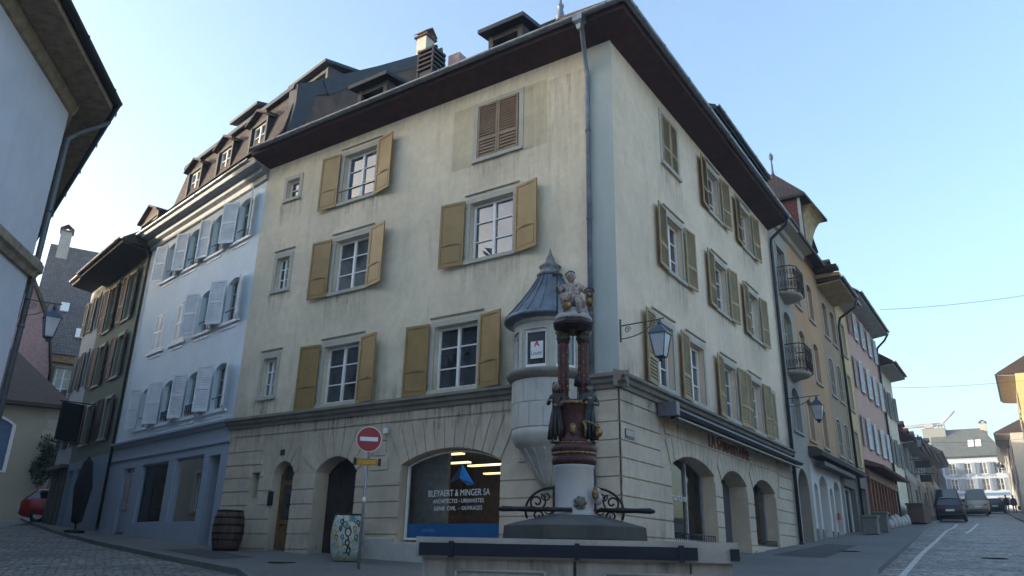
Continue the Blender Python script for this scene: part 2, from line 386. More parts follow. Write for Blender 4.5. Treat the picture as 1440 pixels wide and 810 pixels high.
def surround(F, u0, u1, z0, z1, parent, mat=None, w=.13, proud=.022, hood=True, sill=.07, rise=0):
    b = MB()
    if rise:
        sp = z1 - rise; a = arc_pts(u0, u1, sp, rise); c = arc_pts(u0 - w, u1 + w, sp, rise + w * .8)
        for k in range(len(a) - 1): b.fprism(F, [a[k], a[k + 1], c[k + 1], c[k]], -.01, proud)
        b.fbox(F, u0 - w, u0, -.01, proud, z0, sp); b.fbox(F, u1, u1 + w, -.01, proud, z0, sp)
    else:
        b.fbox(F, u0 - w, u0, -.01, proud, z0, z1); b.fbox(F, u1, u1 + w, -.01, proud, z0, z1); b.fbox(F, u0 - w, u1 + w, -.01, proud + .002, z1, z1 + w)
        if hood: b.fbox(F, u0 - w - .04, u1 + w + .04, -.01, .05, z1 + w + .10, z1 + w + .125)
    if sill: b.fbox(F, u0 - w, u1 + w, -.01, sill, z0 - .09, z0)
    return part('surround', b, mat or stone, parent)
def shutter(F, uh, right, z0, z1, w, deg, parent, mat, louvre=False, o=.05, rail=.35, mat_in=None, label=None):
    """hinged leaf; right=True: it extends towards larger u"""
    G = F.turned(uh, o, deg, flip=not right); b = MB(); s = .055; t = .035
    b.fbox(G, 0, s, 0, t, z0, z1); b.fbox(G, w - s, w, 0, t, z0, z1)
    zr = z0 + (z1 - z0) * rail
    for a, c in ((z0, z0 + s + .01), (z1 - s - .01, z1), (zr - .035, zr + .035)): b.fbox(G, s, w - s, 0, t, a, c)
    if louvre:
        for a, c in ((z0 + s + .01, zr - .035), (zr + .035, z1 - s - .01)):
            n = max(3, int((c - a) / .075)); d = (c - a) / n
            for k in range(n):
                zc = a + d * (k + .5)
                b.hexa([G.P(s, .004, zc + d * .35), G.P(w - s, .004, zc + d * .35), G.P(w - s, t - .004, zc - d * .45), G.P(s, t - .004, zc - d * .45),
                        G.P(s, .004, zc + d * .35 + .008), G.P(w - s, .004, zc + d * .35 + .008), G.P(w - s, t - .004, zc - d * .45 + .008), G.P(s, t - .004, zc - d * .45 + .008)])
        b.fbox(G, s, w - s, -.002, .004, z0 + s, z1 - s)
    else:
        b.fbox(G, s, w - s, .008, .022, z0 + s, z1 - s)
        b.fbox(G, s + .03, w - s - .03, .018, .03, z0 + s + .06, zr - .07); b.fbox(G, w * .3, w * .7, .03, .047, zr - .008, zr + .016)
    for z in (z0 + .2, z1 - .2): b.fbox(G, -.05, .06, .0, .02, z - .012, z + .012)
    return part('shutter', b, mat, parent, label)
def gutter(F, u0, u1, o, z, r, parent, mat=None, name='gutter', step=1.6):
    b = MB(); prof = [(o + r * math.cos(R_(a)), z + r * math.sin(R_(a))) for a in range(180, 361, 20)]
    prof += [(o + (r - .012) * math.cos(R_(a)), z + (r - .012) * math.sin(R_(a))) for a in range(360, 179, -20)]
    b.oprism(F, prof, u0, u1)
    u = u0 + .5
    while u < u1: b.fbox(F, u, u + .02, o - r, o + r + .012, z - .005, z + .006); b.fbox(F, u, u + .025, o + r - .004, o + r + .014, z - r * .8, z + .01); u += step
    return part(name, b, mat or zinc, parent)
def gable_roof(F, u0, u1, ov, depth, ze, zr, parent, mat, hips=(0, 0), sof=None, eave_drop=0, back=True, name='roof', thick=.18):
    """ridge parallel to the facade; hips pull the ridge ends in"""
    b = MB(); m = depth / 2
    f0, f1 = F.P(u0, ov, ze), F.P(u1, ov, ze); k0, k1 = F.P(u0, -depth - ov, ze), F.P(u1, -depth - ov, ze)
    r0, r1 = F.P(u0 + hips[0], -m, zr), F.P(u1 - hips[1], -m, zr); T = Vector((0, 0, -thick))
    pts = [f0, f1, r1, r0, k0, k1] + [p + T for p in (f0, f1, r1, r0, k0, k1)]
    b.faces(pts, [(0, 1, 2, 3), (4, 3, 2, 5), (0, 3, 4), (1, 5, 2), (0, 6, 7, 1), (4, 5, 11, 10), (0, 4, 10, 6), (1, 7, 11, 5), (6, 10, 11, 7)])
    return part(name, b, mat, parent)
def house_shell(F, u0, u1, z0, z1, depth, ops, parent, mat, gable=None, o=0):
    b = MB(); facade(b, F, u0, u1, z0, z1, ops)
    b.poly([F.P(u0, 0, z0), F.P(u0, -depth, z0), F.P(u0, -depth, z1), F.P(u0, 0, z1)])
    b.poly([F.P(u1, 0, z0), F.P(u1, -depth, z0), F.P(u1, -depth, z1), F.P(u1, 0, z1)])
    b.poly([F.P(u0, -depth, z0), F.P(u1, -depth, z0), F.P(u1, -depth, z1), F.P(u0, -depth, z1)])
    if gable:
        for u in (u0, u1): b.poly([F.P(u, 0, z1), F.P(u, -depth, z1), F.P(u, -depth / 2, gable)])
    return part('wall', b, mat, parent)
def downpipe(pts, r, parent, mat=None, name='downpipe'):
    b = MB(); b.tube(pts, r, 10)
    a, c = Vector(pts[-2]), Vector(pts[-1]); L = (c - a).length; k = 1.5
    while k < L: 
        p = a.lerp(c, k / L); b.tube([p - (c - a).normalized() * .025, p + (c - a).normalized() * .025], r * 1.22, 10); k += 2.2
    return part(name, b, mat or zincb, parent)
def dormer(F, uc, w, o_front, o_back, z0, zt, parent, mat, roofm, win=True, pitch=.28, gmat=None, ov=.15, tiltback=0):
    """small dormer: cheeks, face, pitched cap"""
    b = MB(); h = w / 2
    b.fbox(F, uc - h, uc - h + .1, o_back, o_front, z0, zt); b.fbox(F, uc + h - .1, uc + h, o_back, o_front, z0, zt)
    b.fbox(F, uc - h + .1, uc + h - .1, o_back, o_front - .02, zt - .1, zt)
    b.fbox(F, uc - h + .1, uc + h - .1, o_back, o_front - .14, z0, z0 + .06)
    b.fbox(F, uc - h + .1, uc + h - .1, o_back, o_front - .30, z0 + .06, zt - .1)
    d = part('dormer', b, mat, parent)
    r = MB(); zt2 = zt + w * pitch
    for s in (-1, 1):
        a, c = uc, uc + s * (h + ov)
        r.hexa([F.P(a, o_back - .2, zt2 - .02), F.P(c, o_back - .2, zt - .02), F.P(c, o_front + ov, zt - .02), F.P(a, o_front + ov, zt2 - .02),
                F.P(a, o_back - .2, zt2 + .07), F.P(c, o_back - .2, zt + .07), F.P(c, o_front + ov, zt + .07), F.P(a, o_front + ov, zt2 + .07)])
    r.fprism(F, [(uc - h, zt), (uc + h, zt), (uc, zt2)], o_back, o_front - .03)
    part('dormer_roof', r, roofm, d)
    if win: casement(F, uc - h + .16, uc + h - .16, z0 + .06, zt - .1, o_front - .16, d, gmat=gmat, th=.05)
    return d
def railing(F, u0, u1, z0, z1, o, parent, mat=None, bars=None, r=.012, name='railing', curl=False):
    b = MB(); b.tube([F.P(u0, o, z1), F.P(u1, o, z1)], r * 1.3, 6)
    if bars:
        b.tube([F.P(u0, o, z0), F.P(u1, o, z0)], r, 6)
        for k in range(bars + 1):
            u = u0 + (u1 - u0) * k / bars; b.tube([F.P(u, o, z0), F.P(u, o, z1)], r * .8, 5)
            if curl and k < bars:
                cu = u + (u1 - u0) / bars / 2; zc = (z0 + z1) / 2; rr = min((u1 - u0) / bars * .42, (z1 - z0) * .3)
                for sg in (-1, 1):
                    b.tube([F.P(cu + sg * rr * (1 - t / 14) * math.cos(t * .6), o, zc + sg * rr * .9 + rr * (1 - t / 14) * math.sin(t * .6)) for t in range(12)], r * .6, 4)
    return part(name, b, mat or iron, parent)
# ================================================================== CORNER HOUSE
X0, Y0 = -6.508, 13.515
L = Frame(X0, Y0, 180, 1); Rf = Frame(X0, Y0, 90, -1)
UL, UR = 12.1, 12.75
house = thing('corner_house', 'large beige corner house with olive shutters, stone ground floor and dark maroon eaves', 'house', (X0, Y0, zg(X0, Y0)))
ZT = 11.62
ow = 1.27
Lwin = []   # (uc, z0, z1, w, kind)
for z0, z1, uc2 in ((3.62, 5.17, 4.185), (6.70, 8.23, 3.27), (9.42, 10.95, 3.15)):
    Lwin.append((7.96, z0, z1, ow, 'big')); Lwin.append((uc2, z0, z1, ow, 'closed' if z0 > 9 else 'big'))
for z0, z1 in ((4.05, 5.15), (7.2, 8.22), (10.15, 10.8)): Lwin.append((10.78, z0, z1, .56, 'small'))
Rwin = []
for uc, k in ((2.45, 'a'), (4.5, 'l'), (7.02, 'lr'), (9.45, 'lr'), (10.98, 'closed')): Rwin.append((uc, 3.66, 5.16, 1.04, k if k != 'a' else 'l'))
for uc in (3.42, 6.86, 9.98): Rwin.append((uc, 6.67, 8.15, 1.04, 'lr'))
for uc, k in ((3.45, 'closed'), (6.78, 'lr'), (9.9, 'lr')): Rwin.append((uc, 9.66, 11.1, 1.04, k))
Lg = [(9.3, 10.08, -.12, 2.24, .3, .35), (7.06, 8.48, -.25, 2.27, .36, .5), (2.82, 5.64, .27, 2.28, .32, .34), (10.62, 11.0, 1.33, 2.0, 0, .3)]
Rg = [(2.5, 5.28, .40, 2.28, .30, .42), (5.8, 7.85, -.1, 2.26, .32, .55), (8.4, 10.6, .42, 2.26, .30, .42)]
def wops(ws, d=.2): return [(u - w / 2, u + w / 2, a, c, 0, d if k != 'closed' else .12) for u, a, c, w, k in ws]
ZC = 3.25
b = MB(); facade(b, L, 0, UL, ZC, ZT, wops(Lwin))
for F_, u in ((L, UL), (Rf, UR)):
    b.poly([F_.P(u, 0, -1), F_.P(u, -8, -1), F_.P(u, -8, ZT), F_.P(u, 0, ZT)])
part('wall', b, beige, house)
b = MB(); facade(b, Rf, 0, UR, ZC, ZT, wops(Rwin, .24)); part('street_wall', b, beige_r, house)
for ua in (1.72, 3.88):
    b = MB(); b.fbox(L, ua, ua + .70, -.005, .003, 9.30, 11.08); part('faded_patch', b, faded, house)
b = MB(); facade(b, L, 0, UL, -1.2, ZC, Lg, o=-.03); facade(b, Rf, 0, UR, -1.2, ZC, Rg, o=-.03)
part('ground_floor_wall', b, ashlar, house)
# quoin strip painted blue-grey beside the corner (left face)
b = MB(); b.fbox(L, -.012, .62, -.01, .012, 3.52, ZT); part('corner_strip', b, blueish_quoin, house)
# rusticated courses with voussoirs
def rustic(F, u0, u1, zlist, ops, fan=.42, gap=.028, proud=.0):
    b = MB()
    for z0, z1 in zip(zlist[:-1], zlist[1:]):
        a, c = z0 + gap / 2, z1 - gap / 2; segs = [(u0, u1)]
        for (p, q, e, t, rise, dep) in ops:
            if c <= e + .02 or a >= t + (fan if rise else 0) - .05: continue
            if rise and c > t - rise - .02: x0, x1 = p - fan * (1.25 if a > t - rise else 1), q + fan * (1.25 if a > t - rise else 1)
            else: x0, x1 = p, q
            ns = []
            for s0, s1 in segs:
                if x1 <= s0 or x0 >= s1: ns.append((s0, s1)); continue
                if x0 > s0: ns.append((s0, x0))
                if x1 < s1: ns.append((x1, s1))
            segs = ns
        for s0, s1 in segs:
            if s1 - s0 > .05: b.fbox(F, s0, s1, -.035, proud, a, c)
    return b
def voussoirs(b, F, op, top, fan=.42, n=9, gap=.022, proud=.002):
    u0, u1, e, t, rise, dep = op; sp = t - rise; uc = (u0 + u1) / 2; pts = arc_pts(u0, u1, sp, rise, n * 3)
    w = (u1 - u0) / 2; r = (w * w + rise * rise) / (2 * rise); zc = t - r
    def outer(p):
        du, dz = p[0] - uc, p[1] - zc; k = (top - zc) / dz; u = uc + du * k
        lim = w + fan * 1.2
        if abs(u - uc) > lim: s = lim / abs(du); return (uc + du * s, zc + dz * s)
        return (u, top)
    for i in range(n):
        seg = pts[i * 3:i * 3 + 4]; sh = gap / 2
        inner = [(seg[0][0] + sh, seg[0][1])] + seg[1:3] + [(seg[3][0] - sh, seg[3][1])]
        oo = [outer(seg[3]), outer(seg[0])]
        oo = [(oo[0][0] - sh, oo[0][1]), (oo[1][0] + sh, oo[1][1])]
        b.fprism(F, inner + oo, -.035, proud)
zl = [-.6, -.3, .06, .42, .78, 1.14, 1.50, 1.86, 2.20, 2.56, 2.98, ZC - .02]
b = rustic(L, 0, UL, zl, Lg); 
for op in Lg[:3]: voussoirs(b, L, op, 2.92 if op[1] - op[0] > 1 else 2.72, n=11 if op[1] - op[0] > 2 else 7, fan=.42 if op[1] - op[0] > 1 else .10)
part('stone_course', b, ashlar, house, bevel=.006)
b = rustic(Rf, 0.0, UR, zl, Rg)
for op in Rg: voussoirs(b, Rf, op, 2.62, n=11 if op[1] - op[0] > 2.5 else 9, fan=.2)
b.fbox(Rf, 2.3, 10.95, -.035, -.002, 2.63, ZC)
part('stone_course', b, ashlar, house, bevel=.006)
b = MB(); b.fbox(L, 2.75, 6.75, .0, .07, -.9, .24); b.fbox(L, 5.7, 6.75, .0, .085, -.9, .35); b.fbox(L, -.06, 2.75, .0, .07, -.9, .05); b.fbox(Rf, -.07, 5.6, 0.003, .07, -.9, .12); b.fbox(Rf, 8.1, 12.6, .003, .07, -.9, .3)
part('plinth', b, whitestone, house, bevel=.015)
# string cornice
prof = [(-.02, 3.22), (.05, 3.22), (.06, 3.30), (.13, 3.33), (.15, 3.40), (.22, 3.43), (.22, 3.49), (.0, 3.56), (-.02, 3.56)]
b = MB(); b.oprism(L, prof, 2.36, UL + .12); b.oprism(L, prof, -.21, .72); b.oprism(Rf, prof, -.215, UR); 
part('cornice', b, cornm, house)
# windows, left front
for uc, z0, z1, w, k in Lwin:
    u0, u1 = uc - w / 2, uc + w / 2
    if k == 'small':
        wd = casement(L, u0 + .03, u1 - .03, z0 + .02, z1 - .02, -.17, house, rows=3 if z1 - z0 > .8 else 2, cols=1 if z1 - z0 < .8 else 2, th=.045); surround(L, u0, u1, z0, z1, wd, hood=(z1 - z0 > .8), sill=.06); continue
    if k == 'closed':
        fr = MB(); fr.fbox(L, u0, u1, -.12, -.1, z0, z1); wd = part('window', fr, blackp, house)
        surround(L, u0, u1, z0, z1, wd, whitestone if 0 else stone, hood=False)
        for s in (0, 1): shutter(L, u0 + .02 if s == 0 else u1 - .02, s == 0, z0 - .02, z1 + .02, w / 2 - .025, 0, wd, brownsh, True, o=.0, label='brown closed louvred shutter')
        continue
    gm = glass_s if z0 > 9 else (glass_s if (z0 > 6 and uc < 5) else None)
    wd = casement(L, u0 + .02, u1 - .02, z0 + .02, z1 - .02, -.19, house, gmat=gm)
    surround(L, u0, u1, z0, z1, wd)
    shutter(L, u1 + .13, True, z0 - .09, z1 + .09, .70, 4 + random.random() * 3, wd, olive)
    shutter(L, u0 - .11, False, z0 - .09, z1 + .09, .68, 10 + random.random() * 5, wd, olive)
    if z0 > 9: railing(L, u0 - .05, u1 + .05, z0 + .3, z0 + .34, .06, wd)
for uc, z0, z1, w, k in Rwin:
    u0, u1 = uc - w / 2, uc + w / 2
    if k == 'closed':
        fr = MB(); fr.fbox(Rf, u0, u1, -.12, -.1, z0, z1); wd = part('window', fr, blackp, house)
        surround(Rf, u0, u1, z0, z1, wd, hood=False)
        for s in (0, 1): shutter(Rf, u0 + .01 if s == 0 else u1 - .01, s == 0, z0 - .02, z1 + .02, w / 2 - .02, 2, wd, olive_r, True, o=.0, label='closed louvred shutter')
        continue
    wd = casement(Rf, u0 + .02, u1 - .02, z0 + .02, z1 - .02, -.2, house)
    surround(Rf, u0, u1, z0, z1, wd)
    shutter(Rf, u0 - .1, False, z0 - .08, z1 + .08, .62, 3 + random.random() * 3, wd, olive_r, True)
    if 'r' in k: shutter(Rf, u1 + .1, True, z0 - .08, z1 + .08, .58, 5 + random.random() * 3, wd, olive_r, True)
# doors and shop fronts
def door(F, u0, u1, z0, z1, rise, o, parent, mat, planks=6, glazed=False, label=None, handle=True):
    b = MB(); sp = z1 - rise; arc = arc_pts(u0, u1, sp, rise, 8) if rise else [(u0, z1), (u1, z1)]
    b.fprism(F, [(u0, z0), (u1, z0)] + arc[::-1], o - .05, o)
    w = (u1 - u0)
    if glazed:
        fr = .09; b.fbox(F, u0, u0 + fr, o, o + .04, z0, sp); b.fbox(F, u1 - fr, u1, o, o + .04, z0, sp)
        for z in (z0, z0 + .72, z0 + 1.72): b.fbox(F, u0 + fr, u1 - fr, o, o + .04, z, z + .11)
        b.fbox(F, u0 + fr + .05, u1 - fr - .05, o, o + .025, z0 + .18, z0 + .65)
    else:
        for k in range(planks): b.fbox(F, u0 + w * k / planks + .006, u0 + w * (k + 1) / planks - .006, o, o + .02, z0 + .02, sp + rise * .3 * (1 if 0 < k < planks - 1 else 0))
    d = part('door', b, mat, parent, label)
    if glazed:
        p = MB(); p.fbox(F, u0 + .13, u1 - .13, o + .003, o + .012, z0 + .84, z0 + 1.70); p.fbox(F, u0 + .13, u1 - .13, o + .003, o + .012, z0 + 1.84, sp + rise * .5); part('pane', p, glass, d)
    if handle:
        h = MB(); uh = u0 + .06 if glazed else u0 + w * .55; h.tube([F.P(uh, o + .04, z0 + 1.0), F.P(uh, o + .1, z0 + 1.0), F.P(uh + .1, o + .1, z0 + 1.0)], .012, 6); part('handle', h, iron, d)
    return d
oak = simple('oak_door', (.20, .115, .04), .5, 0, .2, 5); darkdoor = simple('dark_brown_door', (.035, .025, .022), .55, 0, .3, 4)
door(L, 9.3, 10.08, -.05, 2.24, .3, -.33, house, oak, glazed=True)
b = MB(); b.fbox(L, 9.2, 10.2, -.3, .22, -.3, -.05); part('door_step', b, whitestone, house, bevel=.01)
door(L, 7.06, 8.48, -.14, 2.27, .36, -.48, house, darkdoor)
b = MB(); b.fbox(L, 10.64, 10.98, -.28, -.24, 1.35, 1.98); part('vent_panel', b, stone, house)
b = MB(); b.fbox(L, 9.96, 10.13, .003, .05, 1.12, 1.48); part('intercom', b, blackp, house)
b = MB(); b.fbox(L, 9.72, 9.88, .004, .02, 2.40, 2.55); part('number_plate', b, simple('navy_plate', (.02, .03, .07), .4), house)
sp_ = part('street_plate', MB().fbox(Rf, .20, .60, .004, .02, 2.26, 2.44), simple('navy_plate', (.02, .03, .07), .4), house); part('enamel_face', MB().fbox(Rf, .225, .44, .02, .024, 2.31, 2.42).fbox(Rf, .44, .575, .02, .0235, 2.31, 2.42), stone, sp_)
b = MB(); b.fbox(L, 6.1, 6.22, .003, .06, 2.72, 2.85); part('alarm_box', b, whitep, house)
# architects' shop window
sh = (2.86, 5.60, .31, 2.24, .30)
def shopframe(F, u0, u1, z0, z1, rise, o, parent, mat, th=.07, mull=(), gl=None, name='shop_window'):
    b = MB(); sp = z1 - rise
    b.fbox(F, u0, u0 + th, o, o + .08, z0, sp); b.fbox(F, u1 - th, u1, o, o + .08, z0, sp); b.fbox(F, u0 + th, u1 - th, o, o + .078, z0, z0 + th)
    if rise:
        a = arc_pts(u0, u1, sp, rise, 16); c = arc_pts(u0 + th, u1 - th, sp, max(.03, rise - th * .7), 16)
        for k in range(16): b.fprism(F, [a[k], a[k + 1], c[k + 1], c[k]], o, o + .08)
    else: b.fbox(F, u0 + th, u1 - th, o, o + .078, z1 - th, z1)
    for m in mull: b.fbox(F, m - th / 2, m + th / 2, o + .002, o + .08, z0 + th, z1 - .05)
    w = part(name, b, mat, parent)
    p = MB(); pts = (arc_pts(u0 + .01, u1 - .01, sp, rise - .01 if rise else 0, 16) if rise else [(u0, z1), (u1, z1)])
    p.poly([F.P(u, o + .03, z) for u, z in [(u0 + .01, z0), (u1 - .01, z0)] + pts[::-1]]); part('pane', p, gl or shopglass(), w)
    return w
sw = shopframe(L, *sh[:4], sh[4], -.3, house, whitep, .05)
def room(F, u0, u1, z0, z1, o0, o1, parent, wallm, name='shop_interior'):
    b = MB()
    b.poly([F.P(u0, o1, z0), F.P(u1, o1, z0), F.P(u1, o1, z1), F.P(u0, o1, z1)])
    b.poly([F.P(u0, o0, z0), F.P(u1, o0, z0), F.P(u1, o1, z0), F.P(u0, o1, z0)]); b.poly([F.P(u0, o0, z1), F.P(u1, o0, z1), F.P(u1, o1, z1), F.P(u0, o1, z1)])
    for u in (u0, u1): b.poly([F.P(u, o0, z0), F.P(u, o1, z0), F.P(u, o1, z1), F.P(u, o0, z1)])
    return part(name, b, wallm, parent)
inw = simple('interior_brown_wall', (.12, .095, .08), .8); inr = simple('interior_grey_panel', (.34, .34, .33), .8)
rm = room(L, .9, 8.4, -.2, 2.75, -.56, -6.2, house, inw)
b = MB(); b.fbox(L, 4.75, 6.5, -.75, -.65, -.1, 2.6); b.fbox(L, 2.6, 4.6, -3.6, -2.9, -.1, .55); part('partition', b, inr, rm)
b = MB(); b.fbox(L, 1.6, 3.6, -3.2, -2.4, .5, .56)
for u in (1.7, 3.5): b.fbox(L, u, u + .05, -3.1, -2.5, -.2, .5)
b.fbox(L, 3.9, 4.5, -2.0, -1.4, .5, .55); b.fbox(L, 2.0, 2.5, -2.9, -2.85, .56, .92); part('desk', b, simple('office_desk', (.16, .15, .15), .5), rm)
lamp_m = simple('lit_tube', (1, .9, .7), .5, 0, 0, 1, emit=.34, emcol=(1, .74, .36), bs=0)
for (ua, ub, oo, z) in ((4.75, 5.55, -1.2, 2.30), (5.15, 6.05, -2.0, 2.20), (4.8, 5.9, -3.0, 2.24), (5.0, 6.1, -4.0, 2.14), (3.6, 4.2, -1.6, 2.36)):
    b = MB(); b.fbox(L, ua, ub, oo - .08, oo + .08, z, z + .035); part('ceiling_lamp', b, lamp_m, rm)
bluef = simple('blue_window_film', (.012, .10, .26), .35)
b = MB(); b.fbox(L, 2.93, 5.53, -.264, -.258, .37, .66); part('blue_band', b, bluef, sw)
white_t = simple('white_lettering', (.75, .77, .78), .5, 0, .02)
for txt, z, s in (('BLEYAERT & MINGER SA', 1.21, .20), ('ARCHITECTES - URBANISTES', 1.075, .125), ('GENIE  CIVIL  -  OUVRAGES', .92, .125)):
    text_part('lettering', txt, s, L, 4.12, -.262, z, white_t, sw, xs=.80 if s > .15 else .88, ext=.001)
text_part('lettering', 'WWW.', .12, L, 4.9, -.255, .45, simple('pale_blue_lettering', (.12, .25, .5), .5), sw, ext=.001)
b = MB(); tri = lambda *p: b.fprism(L, list(p), -.264, -.259)
tri((4.03, 1.93), (4.42, 1.52), (4.12, 1.62)); part('logo', b, simple('logo_dark', (.02, .05, .11), .5), sw)
b = MB(); b.fprism(L, [(4.03, 1.93), (4.10, 1.64), (3.96, 1.58), (3.70, 1.50)], -.2635, -.2585); part('logo', b, simple('logo_blue', (.02, .28, .75), .5), sw)
b = MB(); b.fprism(L, [(4.10, 1.62), (3.96, 1.56), (3.68, 1.48), (3.86, 1.46)], -.2625, -.258); part('logo', b, simple('logo_midblue', (.02, .12, .35), .5), sw)
# street-side shop with three arches
def rshop(op, mull, iron_rail=True):
    u0, u1, z0, z1, rise, d = op
    s = shopframe(Rf, u0 + .02, u1 - .02, z0 + .02, z1 - .02, rise - .01, -.4, house, simple('grey_metal_frame', (.42, .43, .43), .4, .3), .045, mull, gl=shopglass())
    if iron_rail: railing(Rf, u0 + .03, u1 - .03, z0 - .02, z0 + .16, -.08, s, bars=22, r=.01)
    return s
s1 = rshop(Rg[0], (4.15,)); s3 = rshop(Rg[2], (9.4,))
text_part('lettering', 'Samaritaine', .24, Rf, 3.6, -.33, 1.25, white_t, s1, ext=.001)
rm2 = room(Rf, 1.9, 11.2, -.1, 2.7, -.7, -4.0, house, simple('interior_grey_wall', (.16, .165, .17), .8))
b = MB(); b.fbox(Rf, 2.2, 5.6, -1.3, -1.25, .1, 2.5); b.fbox(Rf, 8.3, 11, -1.2, -1.15, .1, 2.5); b.fbox(Rf, 8.3, 11, -1.15, -.9, 1.2, 1.24); part('display_panel', b, simple('display_screen', (.20, .23, .22), .7), rm2)
b = MB(); b.tube([Rf.P(3.4, -.8, 2.35), Rf.P(3.4, -.8, 2.15)], .07, 10); part('spotlight', b, blackp, rm2)
door(Rf, 5.8, 7.85, -.05, 2.26, .32, -.53, house, simple('grey_shop_door', (.09, .10, .105), .4), planks=2)
# awning cassette under the cornice
b = MB(); b.oprism(Rf, [(.08, 3.20), (.42, 3.12), (.46, 3.05), (.40, 2.98), (.08, 3.05)], 1.95, 12.6)
aw = part('awning', b, simple('awning_dark_cassette', (.05, .04, .04), .5, .2), house)
b = MB(); b.fbox(Rf, 1.78, 1.95, .05, .48, 2.93, 3.22); part('end_cap', b, simple('awning_end_cap', (.12, .13, .16), .45), aw)
b = MB(); b.fbox(Rf, 2.1, 12.5, .30, .38, 2.90, 2.935); b.fbox(Rf, 2.3, 3.9, .18, .23, 2.86, 2.885); b.fbox(Rf, 5.2, 6.7, .18, .23, 2.86, 2.885); b.fbox(Rf, 7.3, 9.2, .18, .23, 2.86, 2.885)
part('folding_arm', b, simple('awning_pale_bar', (.22, .205, .19), .5, .2), aw)
for i, u in enumerate((2.6, 5.8, 9.0, 12.0)):
    b = MB(); b.fbox(Rf, u, u + .06, .0, .2, 3.0, 3.08); part('bracket', b, iron, aw)
text_part('lettering', 'LA SAMARITAINE', .42, Rf, 6.6, .012, 2.60, simple('rust_red_lettering', (.20, .075, .045), .6), house, xs=1.02, bold=.006, ext=.012, label='rust red raised letters reading LA SAMARITAINE')
# run-off stains and grime, thin films just proud of the render
def grime(name, col, strength, up=False):
    m = bpy.data.materials.new(name); m.use_nodes = True; nt = m.node_tree; b_ = nt.nodes['Principled BSDF']; b_.inputs['Base Color'].default_value = (*col, 1); b_.inputs['Roughness'].default_value = .95
    n1 = ramp(nt, noise(nt, coords(nt, (5.5, 5.5, .35)), 1.6, 6, .7, .5), .42, .72); n2 = ramp(nt, noise(nt, coords(nt), 2.3, 5, .7), .3, .7)
    tc = nt.nodes.new('ShaderNodeTexCoord'); sp_ = nt.nodes.new('ShaderNodeSeparateXYZ'); nt.links.new(tc.outputs['Generated'], sp_.inputs[0])
    g_ = ramp(nt, sp_.outputs[2], .0, 1.0, (1, 1, 1) if up else (0, 0, 0), (0, 0, 0) if up else (1, 1, 1))
    k = mix(nt, 1.0, n1, n2, 'MULTIPLY'); k = mix(nt, 1.0, k, g_, 'MULTIPLY'); k = mix(nt, 1.0, k, (strength,) * 3, 'MULTIPLY')
    nt.links.new(k, b_.inputs['Alpha']); return m
gr_dn = grime('runoff_stain', (.10, .095, .08), .95); gr_lt = grime('faint_runoff_stain', (.16, .15, .13), .55); gr_up = grime('rising_damp_stain', (.09, .10, .085), .95, True)
def film(F, u0, u1, z0, z1, o, m, parent=house):
    b = MB(); b.poly([F.P(u0, o, z0), F.P(u1, o, z0), F.P(u1, o, z1), F.P(u0, o, z1)]); f = part('water_stain', b, m, parent)
random.seed(11)
for F_, ws in ((L, Lwin), (Rf, Rwin)):
    for uc, z0, z1, w, k in ws: film(F_, uc - w / 2 - .22, uc + w / 2 + .22, z0 - .09 - random.uniform(.5, 1.1), z0 - .09, .0045, gr_dn)
film(L, .65, UL, 3.56, 4.3, .006, gr_up); film(Rf, .0, UR, 3.56, 4.2, .006, gr_up)
film(L, 2.4, UL, 2.2, 3.22, .0042, gr_dn); film(Rf, 0, UR, 2.3, 3.2, .0042, gr_dn); film(L, .65, UL, 10.9, 11.6, .0036, gr_lt); film(Rf, .0, UR, 10.9, 11.6, .0036, gr_lt)
film(L, 5.9, UL, -.3, .75, .0046, gr_up); film(Rf, 0, 2.4, -.5, .9, .0046, gr_up); film(L, .65, 2.3, 6.3, 11.0, .0052, gr_lt)
# eaves
OV = .72; ZG = 11.82
b = MB()
def ring(F, u0, u1, m0, m1):
    # soffit wedge from wall top to gutter with mitred ends
    pts = []
    for oo, z, t in ((.0, 11.50, 0), (OV - .06, 11.70, 1), (OV, 11.84, 1), (0, 11.86, 0)):
        pts.append((oo, z, t))
    a = [F.P(u0 - (oo if m0 else 0), oo, z) for oo, z, t in pts]; c = [F.P(u1 + (oo if m1 else 0), oo, z) for oo, z, t in pts]
    b.faces(a + c, [(0, 1, 2, 3), (7, 6, 5, 4), (0, 4, 5, 1), (1, 5, 6, 2), (2, 6, 7, 3), (3, 7, 4, 0)])
ring(L, .0, UL + .05, True, False); ring(Rf, .0, UR + .1, True, False)
part('soffit', b, maroon, house)
gutter(L, -OV - .12, UL - .1, OV + .07, 11.86, .085, house); gutter(Rf, -OV - .12, UR + .1, OV + .07, 11.86, .085, house)
# roof: L-shaped, 44 degree hip at the corner
b = MB(); E_ = OV; k = 3.9; zr = 11.88 + k * .97
A = L.P(-E_, E_, 11.88); Bp = L.P(-E_ + k, E_ - k, zr)
l0 = L.P(UL, E_, 11.88); l1 = L.P(UL, E_ - 5, 14.2); l2 = L.P(5.5, E_ - k, zr)
r0 = Rf.P(UR, E_, 11.88); r1 = Rf.P(UR, E_ - k, zr)
b.poly([A, L.P(5.5, E_, 11.88), l2, Bp]); b.poly([L.P(5.5, E_, 11.88), l0, L.P(UL, E_ - 4, 13.6), L.P(5.5, E_ - 4, 13.6)]); b.poly([L.P(5.5, E_, 11.88), l2, L.P(5.5, E_ - 8, 13)]);
b.poly([A, r0, r1, Bp]); b.poly([Bp, r1, Rf.P(UR, -8, 12), Rf.P(8, -8, 12)]); b.poly([Bp, l2, L.P(5.5, -8, 12), Rf.P(8, -8, 12)])
